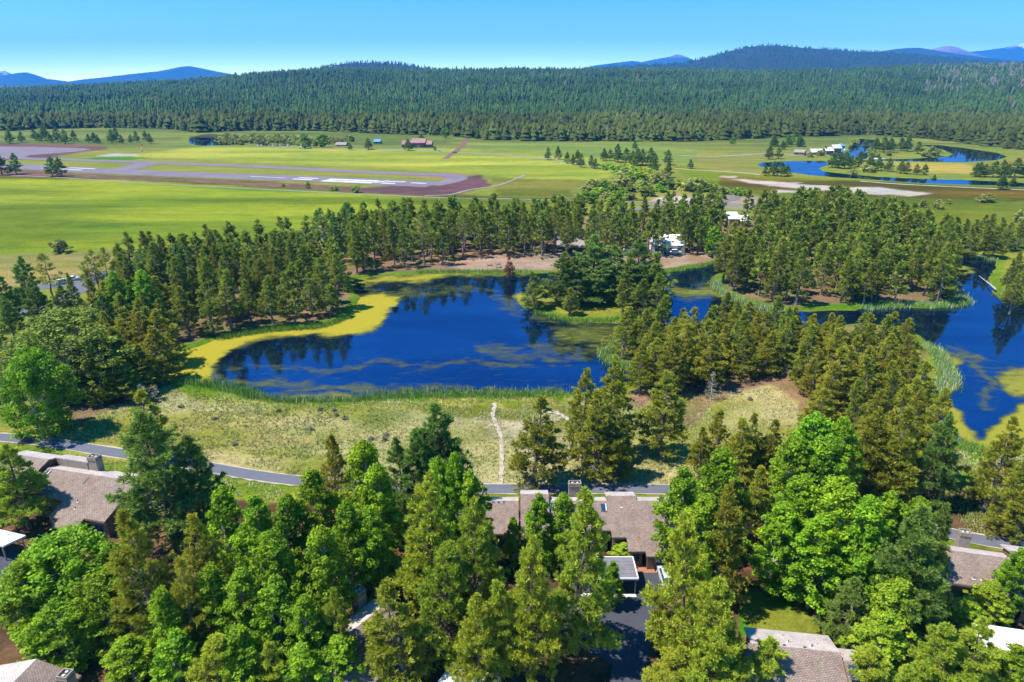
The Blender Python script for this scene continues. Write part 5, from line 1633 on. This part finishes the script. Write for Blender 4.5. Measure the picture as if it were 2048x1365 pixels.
ce = tag(empty('chimney_stack', (*P(1741,1300)[:2], 0), -0.1), 'square wooden chimney standing beside the lower right house', 'chimney')
chimney(ce, 0, 0, 1.5, 1.2, 0, 4.6)
# --- right house
hr_ = House('angled_house', 'right house half hidden by pines with a blue skylight', 'house', (1945,1107), (2017,1117), 5.8)
hr_.slab(-5.5, 0.8, 0, 4.9)
hr_.slab(0.8, 4.5, 0, 5.6)
hr_.slab(4.52, 9.5, -0.8, 5.6, 0.45)
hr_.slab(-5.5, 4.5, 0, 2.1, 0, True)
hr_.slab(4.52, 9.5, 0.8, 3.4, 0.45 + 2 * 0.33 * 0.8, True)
hr_.skylight(3.6, 0.9, 0.6, 1.0)
hr_.vent(-0.9, 3.9, 0.4, 0.06)
hr_.vent(0.1, 3.9, 0.4, 0.06)
hr_.window(-1.8, 4.4, 0.8, 1.6, 1.3)
hr_.door(2.0, 5.1)
chimney(hr_.e, -0.3, 2.7, 1.4, 1.1, 0, 7.4)
kd = tag(empty('kayak', (*P(1962,1196)[:2], 0), 0.4), 'red kayak lying by the right house', 'kayak')
MB().hexa([(-0.12, -1.2, 0.05), (0.12, -1.2, 0.05), (0.12, 1.2, 0.05), (-0.12, 1.2, 0.05)], [(-0.36, -1.5, 0.4), (0.36, -1.5, 0.4), (0.36, 1.5, 0.4), (-0.36, 1.5, 0.4)]).build('hull', plain('kayak_red', (0.55, 0.04, 0.04), 0.4), kd)
MB().box(-0.2, 0.2, -0.4, 0.4, 0.402, 0.43).build('cockpit', M['metal_dark'], kd)
# --- bottom middle house, turned
hc = House('turned_house', 'bottom middle house with ribbed shingle roof mostly behind an olive pine', 'house', (700,1265), (738,1235), 5.5)
hc.slab(-6.0, 6.2, 0, 6.0)
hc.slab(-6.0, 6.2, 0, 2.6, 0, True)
chimney(hc.e, 4.4, 3.4, 1.3, 1.3, 0, 6.9)
hc.vent(1.6, 0.6, 0.5, 0.06, True)
hc.window(0, 5.5, 0.9, 1.6, 1.3)
hc.door(3.5, 5.5)
fence('patio_fence', 'tan board fence right of the bottom middle house', [P(862,1292), P(884,1300), P(896,1296)], 1.6, M['siding_tan'])
# --- bottom left house corner
hd = House('corner_house', 'roof corner of the house in the lower left corner', 'house', (35,1356), (72,1319), 5.5)
hd.slab(-8.0, 2.6, 0, 5.0)
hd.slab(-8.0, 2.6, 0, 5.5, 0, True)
hd.window(-2, 4.5, 0.9, 1.6, 1.3)
chimney(hd.e, 1.2, -4.6, 1.2, 1.2, 0, 5.6)

# --- carports
def carport(label, p0, p1, p2, z, roofm, strips=0, posts=((0.06, 0.94), (0.94, 0.94), (0.06, 0.06), (0.94, 0.06), (0.5, 0.94))):
    p0, p1, p2 = [np.array(q_[:2]) for q_ in (p0, p1, p2)]
    e = tag(empty('carport', (p0[0], p0[1], 0)), label, 'carport', 'carports')
    a, b_ = p1 - p0, p2 - p0
    pt = lambda u, v: tuple(a * u + b_ * v)
    def quad(u0, u1, v0, v1, z0, z1, nm, m, par=None):
        q = [pt(u0, v0), pt(u1, v0), pt(u1, v1), pt(u0, v1)]
        if a[0] * b_[1] - a[1] * b_[0] < 0:
            q = q[::-1]
        return MB().prism(q, z0, z1).build(nm, m, par or e)
    rf = quad(0, 1, 0, 1, z - 0.28, z, 'roof', M['trim'])
    lu, lv = np.linalg.norm(a), np.linalg.norm(b_)
    tu, tv = 0.12 / lu, 0.12 / lv
    if strips:
        for k in range(strips):
            quad(tu * 1.2, 1 - tu * 1.2, tv * 1.2 + (1 - 2.4 * tv) * k / strips + 0.004, tv * 1.2 + (1 - 2.4 * tv) * (k + 1) / strips - 0.004, z + 0.002, z + 0.03, 'roofing_sheet', roofm, rf)
    else:
        quad(tu * 1.2, 1 - tu * 1.2, tv * 1.2, 1 - tv * 1.2, z + 0.002, z + 0.03, 'roof_surface', roofm, rf)
    for u0, u1, v0, v1 in ((-tu * 0.3, 1 + tu * 0.3, -tv * 0.3, tv), (-tu * 0.3, 1 + tu * 0.3, 1 - tv, 1 + tv * 0.3), (-tu * 0.3, tu, tv, 1 - tv), (1 - tu, 1 + tu * 0.3, tv, 1 - tv)):
        quad(u0, u1, v0, v1, z - 0.2, z + 0.07, 'roof_edge', M['white_metal'], rf)
    for u, v in posts:
        c_ = pt(u, v)
        MB().box(c_[0] - 0.08, c_[0] + 0.08, c_[1] - 0.08, c_[1] + 0.08, 0, z - 0.28).build('post', M['siding_tan'], e)
    return e
carport('middle carport with dark tar roof beside the driveway', (9.6, 78.75), (16.95, 78.75), (9.6, 74.25), 2.8, M['tar'], 5, ((0.03, 0.9), (0.59, 0.9), (0.965, 0.9), (0.03, 0.1), (0.965, 0.1)))
carport('white roofed carport at the left frame edge', (-80.4, 86.2), P(51,1072,2.8), (-82.0, 83.8), 2.8, M['white_roof'])
carport('carport with stained brown and white roof at the bottom edge', P(907,1326,2.8), P(1000,1355,2.8), P(907,1326,2.8) + (P(876,1365,2.8) - P(907,1326,2.8)) * 1.9, 2.8, M['stained'])
carport('white roofed carport at the right frame edge', P(1947,1247,2.8), P(1947,1247,2.8) + (P(2048,1262,2.8) - P(1947,1247,2.8)) * 1.6, P(1965,1305,2.8), 2.8, M['white_roof'])

# --- lodge area beyond the pond
hw = House('lodge_building', 'white roofed lodge behind pines beyond the pond', 'building', (1300,469), (1363,469), 6.2, 0.4)
hw.slab(0, hw.L, 0, 7.5, m=M['white_roof'], wm=M['white_metal'])
hw.slab(0, hw.L, 0, 6, far=True, m=M['white_roof'], wm=M['white_metal'])
for k in range(4):
    hw.window(1.8 + k * 3.0, 7.0, 0.9, 1.6, 1.2)
hw.door(hw.L / 2 + 0.2, 7.0)
hp = House('picnic_shelter', 'open picnic shelter with grey roof beyond the pond', 'shelter', (1112,474), (1168,474), 6.0, 0.45)
hp.slab(0, hp.L, 0, 6.0, wall=False, m=M['siding_grey'])
hp.slab(0, hp.L, 0, 6.0, far=True, wall=False, m=M['siding_grey'])
for k in range(4):
    for y_ in (-5.6, 5.6):
        x_ = 0.4 + (hp.L - 0.8) * k / 3
        MB().box(x_ - 0.13, x_ + 0.13, y_ - 0.13, y_ + 0.13, 0, hp.z(5.6) - 0.2).build('post', M['siding'], hp.e)
fence('red_fence', 'rust red board fence along the far shore', [P(1395,505), P(1427,499), P(1460,494)], 2.1, M['fence_red'], 0.3)
fence('red_fence', 'shorter rust red fence glimpsed through the far peninsula pines', [P(1484,489), P(1522,483)], 2.1, M['fence_red'], 0.3)
hf = House('fence_shed', 'small grey shed behind the red fence', 'shed', (1440,478), (1458,477), 3.6, 0.25)
hf.slab(0, hf.L, 0, 2.2, m=M['siding_grey'], wm=M['fence_red'])
hf.slab(0, hf.L, 0, 2.2, far=True, m=M['siding_grey'], wm=M['fence_red'])
hg = House('cream_house', 'house with bright cream roof between pines below the cinder road', 'house', (1452,424), (1474,424), 6.0, 0.4)
hg.slab(0, hg.L, 0, 6, m=M['white_roof'], wm=M['siding_tan'])
hg.slab(0, hg.L, 0, 6, far=True, m=M['white_roof'], wm=M['siding_tan'])
hg.slab(hg.L, hg.L + 5, 2, 7, -0.4, m=M['white_roof'], wm=M['siding_tan'])
hg.window(2, 5.5, 0.9, 1.6, 1.2)
# --- ranch and sheds on the valley floor
for (a_, b_, z_, lb, nm, ct, rm, wm_, dn, df) in (
        ((824,277), (852,277), 9.0, 'brown ranch house with a broad red roof on the valley floor', 'ranch_house', 'house', 'shingle_red', 'siding', 9, 9),
        ((748,279), (762,279), 4.5, 'small blue roofed shed left of the ranch house', 'valley_shed', 'shed', 'blue_tarp', 'metal_dark', 5, 5),
        ((672,284.5), (694,284.5), 4.0, 'long low brown shed right of the leafy trees', 'valley_shed', 'shed', 'siding_grey', 'siding', 6, 4),
        ((1648,295), (1664,295), 6.0, 'left white roofed marina building by the river', 'marina_building', 'building', 'white_roof', 'siding_grey', 6, 6),
        ((1664,290), (1680,290), 7.0, 'right white roofed marina building by the river', 'marina_building', 'building', 'white_roof', 'siding_tan', 6, 6),
        ((1590,299), (1612,300), 5.0, 'low grey roofed marina shop behind trees', 'marina_building', 'building', 'siding_grey', 'siding_grey', 5, 5),
        ((1620,298), (1644,298), 5.0, 'long pale blue grey marina shed at the water', 'marina_building', 'building', 'white_metal', 'siding_grey', 6, 5)):
    hh = House(nm, lb, ct, a_, b_, z_, 0.45, 'buildings on the valley floor')
    hh.slab(0, hh.L, 0, dn, m=M[rm], wm=M[wm_])
    hh.slab(0, hh.L, 0, df, far=True, m=M[rm], wm=M[wm_])
    if nm == 'ranch_house':
        hh.slab(-10.5, -0.2, 1.5, 9, -1.5, m=M[rm], wm=M[wm_])
        hh.slab(-10.5, -0.2, -1.5, 6, -1.5 - 0.9 * 1.5, far=True, m=M[rm], wm=M[wm_])
        hh.slab(hh.L + 0.2, hh.L + 7, 1.5, 9, -1.5, m=M[rm], wm=M[wm_])
        hh.slab(hh.L + 0.2, hh.L + 7, -1.5, 6, -1.5 - 0.9 * 1.5, far=True, m=M[rm], wm=M[wm_])
        hh.door(hh.L * 0.5, 8.5, 3.0, 2.8, M['siding_tan'])
        for k in (0.2, 0.8):
            hh.window(hh.L * k, 8.5, 1.2, 2.2, 1.6)
    else:
        hh.window(hh.L * 0.3, dn - 0.5, 0.8, 1.8, 1.0)
        hh.door(hh.L * 0.7, dn - 0.5)
tb = tag(empty('blue_tent', (*P(1680,298)[:2], 0)), 'small bright blue tent at the marina', 'tent')
MB().hexa([(-4, -3, 0), (4, -3, 0), (4, 3, 0), (-4, 3, 0)], [(-3.6, -2.6, 3.2), (3.6, -2.6, 3.2), (3.6, 2.6, 3.2), (-3.6, 2.6, 3.2)]).build('tent_wall', M['blue_tarp'], tb)
MB().hexa([(-4.2, -3.2, 3.2), (4.2, -3.2, 3.2), (4.2, 3.2, 3.2), (-4.2, 3.2, 3.2)], [(-0.6, -0.4, 5.2), (0.6, -0.4, 5.2), (0.6, 0.4, 5.2), (-0.6, 0.4, 5.2)]).build('tent_roof', M['blue_tarp'], tb)
def boat(px_, py_, rz, L, label):
    p = P(px_, py_, -0.5)
    e = tag(empty('moored_boat', (p[0], p[1], -0.5), rz), label, 'boat', 'boats at the marina')
    MB().hexa([(-L * 0.42, -0.8, -0.2), (L * 0.36, -0.5, -0.2), (L * 0.36, 0.5, -0.2), (-L * 0.42, 0.8, -0.2)], [(-L * 0.46, -1.3, 0.9), (L * 0.55, -0.25, 1.2), (L * 0.55, 0.25, 1.2), (-L * 0.46, 1.3, 0.9)]).build('hull', M['boat_white'], e)
    MB().hexa([(-L * 0.2, -0.8, 0.95), (L * 0.15, -0.7, 1.0), (L * 0.15, 0.7, 1.0), (-L * 0.2, 0.8, 0.95)], [(-L * 0.18, -0.7, 2.0), (L * 0.06, -0.6, 2.0), (L * 0.06, 0.6, 2.0), (-L * 0.18, 0.7, 2.0)]).build('cabin', M['white_metal'], e)
    MB().box(-L * 0.1, L * 0.02, -0.72, 0.72, 1.4, 1.8).build('window', M['glass'], e)
for k, (a_, b_, r_, l_) in enumerate([(1658,305,0.2,8), (1668,303.5,0.1,9), (1676,304,-0.2,8), (1684,303.6,0.3,9), (1691,302,0.0,8)]):
    boat(a_, b_, r_, l_, f'{ORD[k]} white boat from the left along the marina shore')
dk = strip('river_dock', [(1735,317.5), (1772,319)], 4.0, 0.6, M['concrete'], 2, kind=None)
tag(dk, 'pale jetty on the near bank of the upper river loop', 'jetty')
so = dk.modifiers.new('thick', 'SOLIDIFY')
so.thickness = 1.2
# wind sock mast at the airfield
wp = P(286, 311)
wsk = tag(empty('wind_sock', (wp[0], wp[1], 0)), 'red and white mast with wind sock beside the taxiway', 'wind sock')
for k in range(4):
    MB().tube([(0, 0, k * 2.6), (0, 0, k * 2.6 + 2.6)], 0.35, 8).build('mast', M['fence_red'] if k % 2 else M['white_metal'], wsk)
MB().tube([(0.3, 0, 10), (2.2, 0.2, 9.8), (4.2, 0.3, 9.2)], [0.7, 0.5, 0.25], 8).build('sock', M['fence_red'], wsk)

# ------------------------------------------------------------------ vehicles
PAINT = {n_: plain('paint_' + n_, c_, 0.25, 0.03, spec=0.5) for n_, c_ in (('silver', (0.5, 0.55, 0.58)), ('white', (0.75, 0.75, 0.74)), ('blue', (0.12, 0.2, 0.36)), ('dark', (0.05, 0.05, 0.06)), ('red', (0.4, 0.05, 0.04)), ('tan', (0.45, 0.38, 0.28)))}
M['rubber'] = plain('rubber', (0.02, 0.02, 0.02), 0.9, 0.1)
M['lamp'] = plain('lamp_glass', (0.7, 0.7, 0.66), 0.2, 0.05)
def car(p, rz, paint, label, suv=False, group='cars', name='parked_car'):
    e = tag(empty(name, (p[0], p[1], 0.05), rz), label, 'car', group)
    L, w = 4.6, 0.9
    hz_ = 0.12 if suv else 0.0
    prof = [(-2.3, 0.35), (-2.3, 0.75), (-2.15, 0.88 + hz_), (-1.5, 0.93 + hz_), (1.0, 0.95 + hz_), (2.0, 0.80 + hz_), (2.3, 0.62), (2.3, 0.32)]
    n = len(prof)
    m = MB()
    m.add([(x, -w, z) for x, z in prof] + [(x, w, z) for x, z in prof], [tuple(range(n)), tuple(range(2 * n - 1, n - 1, -1))] + [(k, n + k, n + (k + 1) % n, (k + 1) % n) for k in range(n)])
    m.build('body', PAINT[paint], e)
    t = 1.72 if suv else 1.45
    cb = [(-1.9 if suv else -1.55, 0.92 + hz_), (1.0, 0.93 + hz_), (0.35, t), (-1.75 if suv else -0.95, t)]
    MB().add([(x, -w * 0.9, z) if k < 2 else (x, -w * 0.74, z) for k, (x, z) in enumerate(cb)] + [(x, w * 0.9, z) if k < 2 else (x, w * 0.74, z) for k, (x, z) in enumerate(cb)],
             [(0, 1, 2, 3), (7, 6, 5, 4), (1, 5, 6, 2), (0, 3, 7, 4), (4, 5, 1, 0)]).build('windows', M['glass'], e)
    MB().hexa([(cb[3][0] - 0.02, -w * 0.75, t + 0.001), (0.37, -w * 0.75, t + 0.001), (0.37, w * 0.75, t + 0.001), (cb[3][0] - 0.02, w * 0.75, t + 0.001)],
              [(cb[3][0] + 0.06, -w * 0.68, t + 0.06), (0.28, -w * 0.68, t + 0.06), (0.28, w * 0.68, t + 0.06), (cb[3][0] + 0.06, w * 0.68, t + 0.06)]).build('roof', PAINT[paint], e)
    for x in (-1.4, 1.4):
        for y in (-1, 1):
            wh = MB().tube([(x, y * (w - 0.18), 0.33), (x, y * (w + 0.03), 0.33)], 0.33, 14).build('wheel', M['rubber'], e)
            MB().tube([(x, y * (w + 0.03), 0.33), (x, y * (w + 0.05), 0.33)], 0.2, 10).build('rim', M['white_metal'], wh)
    for y in (-0.62, 0.62):
        MB().box(2.26, 2.33, y - 0.18, y + 0.18, 0.58, 0.70).build('headlight', M['lamp'], e)
    return e
car(P(1331,1160), math.pi / 2, 'silver', 'silver car in the driveway hidden by the huge ponderosa', True)
car(P(147,561), 0.5, 'white', 'white car on the street near the long trunk pines')
car(P(128,568), 0.9, 'silver', 'silver car parked behind the slim pine by the street', True)
car(P(1327,507), 0.1, 'blue', 'blue car before the white roofed lodge', True)
car(P(1352,508), 0.0, 'white', 'white car before the white roofed lodge', True)
car(P(1258,503), 0.2, 'white', 'white car between pines left of the lodge', True)
for k in range(9):
    car(P(517 + k * 7.5, 292.3), 1.5, ('white', 'silver', 'dark', 'tan', 'white', 'red', 'silver', 'dark', 'white')[k], f'{ORD[k]} car from the left in the lot left of the leafy trees', k % 2 == 0, 'cars in the valley lot')
for k in range(3):
    car(P(604 + k * 8, 294.3), 1.4, ('white', 'tan', 'silver')[k], f'{ORD[k]} of the three cars right of the long row in the valley lot', True, 'cars in the valley lot')
car(P(881,304), 0.0, 'white', 'white vehicle on the valley road below the ranch house', True)

# ------------------------------------------------------------------ small things on the shore
def picnic_table(p, rz, label):
    e = tag(empty('picnic_table', (p[0], p[1], 0), rz), label, 'table', 'picnic tables on the beach')
    MB().box(-1.0, 1.0, -0.4, 0.4, 0.7, 0.76).build('table_top', M['siding_grey'], e)
    for y in (-0.75, 0.75):
        MB().box(-1.0, 1.0, y - 0.14, y + 0.14, 0.42, 0.47).build('bench', M['siding_grey'], e)
    for x in (-0.75, 0.75):
        for s_ in (-1, 1):
            MB().hexa([(x - 0.05, s_ * 0.7 - 0.05, 0), (x + 0.05, s_ * 0.7 - 0.05, 0), (x + 0.05, s_ * 0.7 + 0.05, 0), (x - 0.05, s_ * 0.7 + 0.05, 0)],
                      [(x - 0.05, s_ * 0.2 - 0.05, 0.7), (x + 0.05, s_ * 0.2 - 0.05, 0.7), (x + 0.05, s_ * 0.2 + 0.05, 0.7), (x - 0.05, s_ * 0.2 + 0.05, 0.7)]).build('leg', M['siding_grey'], e)
picnic_table(P(979,531), 0.1, 'left picnic table on the pale beach')
picnic_table(P(995,529), 0.4, 'right picnic table on the pale beach')
picnic_table(P(997,535), -0.3, 'picnic table nearest the water on the beach')
lg = MB()
a_, b_ = P(1958,553,-0.4), P(1991,582,0.2)
d_ = b_ - a_
lg.tube([tuple(a_ + [0, 0, 0.15]), tuple(a_ + d_ * 0.4 + [0, 0, 0.35]), tuple(a_ + d_ * 0.75 + [0, 0, 0.5]), tuple(b_ + [0, 0, 0.45])], [0.08, 0.16, 0.24, 0.32], 8)
for k, (f_, dx_, dy_) in enumerate([(0.3, 0.8, 0.7), (0.45, -0.9, 0.9), (0.6, 0.9, 0.8), (0.7, -0.7, 1.0), (0.5, 0.3, 1.2)]):
    c_ = a_ + d_ * f_ + [0, 0, 0.35]
    lg.tube([tuple(c_), tuple(c_ + [dx_, dy_ * 0.3, dy_])], [0.06, 0.015], 5)
tag(lg.build('fallen_log', M['bark_dead']), 'bleached fallen trunk reaching into the right pond', 'log')

# ------------------------------------------------------------------ reeds and meadow grass
def blades(pts, h, w, r, bend=0.25):
    n = len(pts)
    a = r.random(n) * 6.283
    dx = np.c_[np.cos(a), np.sin(a), np.zeros(n)]
    ln = np.c_[r.normal(0, bend, (n, 2)) * h[:, None], h]
    b0 = pts - dx * w[:, None] * 0.5
    b1 = pts + dx * w[:, None] * 0.5
    tp = pts + ln
    V = np.stack([b0, b1, tp + dx * w[:, None] * 0.12, tp - dx * w[:, None] * 0.12], 1).reshape(-1, 3)
    return V, np.arange(n)[:, None] * 4 + np.array([[0, 1, 2, 3]])

r = np.random.default_rng(44)
REED = [([(345,764),(420,770),(480,782),(520,794)], 3.0, 1800, 0.1), ([(520,797),(620,802),(720,801)], 1.6, 900, 0.2), ([(720,799),(800,793),(900,791),(1000,791),(1130,790)], 3.4, 3600, 0.1),
        ([(830,544),(960,543),(1060,543)], 2.4, 900, 0.15), ([(1075,626),(1150,640),(1240,638),(1320,626)], 2.0, 900, 0.05), ([(1430,562),(1450,588),(1500,608),(1570,622)], 2.6, 1500, 0.6),
        ([(1730,615),(1800,608),(1860,609),(1905,609),(1928,600)], 3.2, 2200, 0.3), ([(1928,600),(1915,580)], 2.4, 500, 0.6), ([(1885,503),(1940,512),(1990,519)], 3.0, 900, 0.5),
        ([(1858,690),(1880,715),(1893,740)], 2.6, 1200, 0.4), ([(1893,740),(1896,760),(1875,778),(1840,785),(1810,788)], 3.0, 1500, 0.6), ([(1265,678),(1235,690),(1214,704),(1222,718),(1260,736),(1300,745)], 2.8, 1600, 0.35),
        ([(440,676),(540,660),(640,652),(700,630)], 1.8, 1200, 0.0), ([(2000,590),(2048,604),(2100,612)], 2.0, 400, 0.2), ([(1930,892),(1962,903)], 3.0, 500, 0.0), ([(1340,541),(1400,531),(1450,520)], 2.0, 600, 0.0)]
pp, tt = [], []
for ln_, wd, n, wh in REED:
    n = int(n * 1.7)
    w_ = smooth_line(W2(ln_), 10)
    seg = np.linalg.norm(np.diff(w_, axis=0), axis=1)
    cs = np.r_[0, np.cumsum(seg)]
    u_ = r.random(n) * cs[-1]
    xy = np.c_[np.interp(u_, cs, w_[:, 0]), np.interp(u_, cs, w_[:, 1])] + r.normal(0, wd * 0.42, (n, 2))
    pp.append(np.c_[xy, np.full(n, -0.5)])
    tt.append(np.where(r.random(n) < wh * 0.55, 0.85 + 0.15 * r.random(n), 0.5 * r.random(n)))
pp, tt = np.concatenate(pp), np.concatenate(tt)
V, Q = blades(pp, r.uniform(0.8, 1.5, len(pp)), r.uniform(0.09, 0.18, len(pp)), r, 0.14)
rm, nt, b = nmat('reeds')
cr = nt.nodes.new('ShaderNodeValToRGB')
cr.color_ramp.elements[0].color = (0.10, 0.24, 0.03, 1)
cr.color_ramp.elements[1].position = 1.0
cr.color_ramp.elements[1].color = (0.62, 0.60, 0.48, 1)
e_ = cr.color_ramp.elements.new(0.5)
e_.color = (0.28, 0.42, 0.06, 1)
e_ = cr.color_ramp.elements.new(0.75)
e_.color = (0.42, 0.46, 0.24, 1)
nt.links.new(attr(nt, 't', 'Fac'), cr.inputs[0])
nt.links.new(cr.outputs[0], b.inputs['Base Color'])
b.inputs['Roughness'].default_value = 0.7
tag(link('reeds', mesh_np('reeds', V, Q, [rm], attrs={'t': np.repeat(tt, 4)})), 'green reeds with pale cattails along the shore', 'reeds', kind='stuff')

MEAD = [([(120,860),(250,805),(340,775),(520,800),(1130,802),(1290,800),(1560,775),(1600,830),(1590,900),(1545,975),(1330,968),(1000,968),(600,950),(420,920),(240,890),(110,876)], 17000),
        ([(1880,900),(1960,908),(2080,905),(2120,1090),(2048,1078),(1940,1065),(1890,1000)], 3500), ([(560,975),(420,945),(240,922),(100,905),(60,912),(240,945),(420,985),(590,1010)], 1800)]
gp = []
for poly, n in MEAD:
    w_ = W2(poly)
    lo, hi = w_.min(0), w_.max(0)
    c_ = r.uniform(lo, hi, (n * 3, 2))
    px_, py_ = topx(c_[:, 0], c_[:, 1])
    ok = polydist(px_, py_, np.array(poly, float)) < 0
    ok &= water_sd(c_[:, 0], c_[:, 1]) > 1.5
    ok &= linedist(c_[:, 0], c_[:, 1], smooth_line(W2(BIKE), 4)) > 1.8
    ok &= fbm(c_[:, 0] * 0.25, c_[:, 1] * 0.25, 91, 3) + r.normal(0, 0.12, len(c_)) > 0.42
    gp.append(c_[ok][:n])
gp = np.concatenate(gp)
gp = np.repeat(gp, 4, 0) + r.normal(0, 0.14, (len(gp) * 4, 2))
gz = np.zeros(len(gp))
V, Q = blades(np.c_[gp, gz], r.uniform(0.16, 0.42, len(gp)), r.uniform(0.07, 0.16, len(gp)), r, 0.45)
g2, nt, b = nmat('meadow_grass')
cr = nt.nodes.new('ShaderNodeValToRGB')
cr.color_ramp.elements[0].color = (0.20, 0.25, 0.05, 1)
cr.color_ramp.elements[1].color = (0.60, 0.54, 0.33, 1)
e_ = cr.color_ramp.elements.new(0.45)
e_.color = (0.33, 0.35, 0.12, 1)
nt.links.new(attr(nt, 't', 'Fac'), cr.inputs[0])
nt.links.new(cr.outputs[0], b.inputs['Base Color'])
b.inputs['Roughness'].default_value = 0.9
tg = np.clip(fbm(gp[:, 0] * 0.08, gp[:, 1] * 0.08, 95, 3) * 1.5 - 0.25 + r.normal(0, 0.2, len(gp)), 0, 1)
tag(link('meadow_grass', mesh_np('meadow_grass', V, Q, [g2], attrs={'t': np.repeat(tg, 4)})), 'dry bunch grass of the near meadow', 'grass', kind='stuff')
for k, (a_, b_) in enumerate(sorted([(362,815),(430,840),(558,824),(640,822),(672,832),(742,880),(768,882),(772,872),(668,822),(690,838),(1035,888),(620,860),(470,890),(1500,800)])):
    p = P(a_, b_)
    tree('b', 'sagebrush', p[0], p[1], 0.7, 0.7, f'{ORD[k]} grey green sagebrush clump from the left on the dry near meadow', 'sagebrush', 'sagebrush on the near meadow', fol='fol_S')
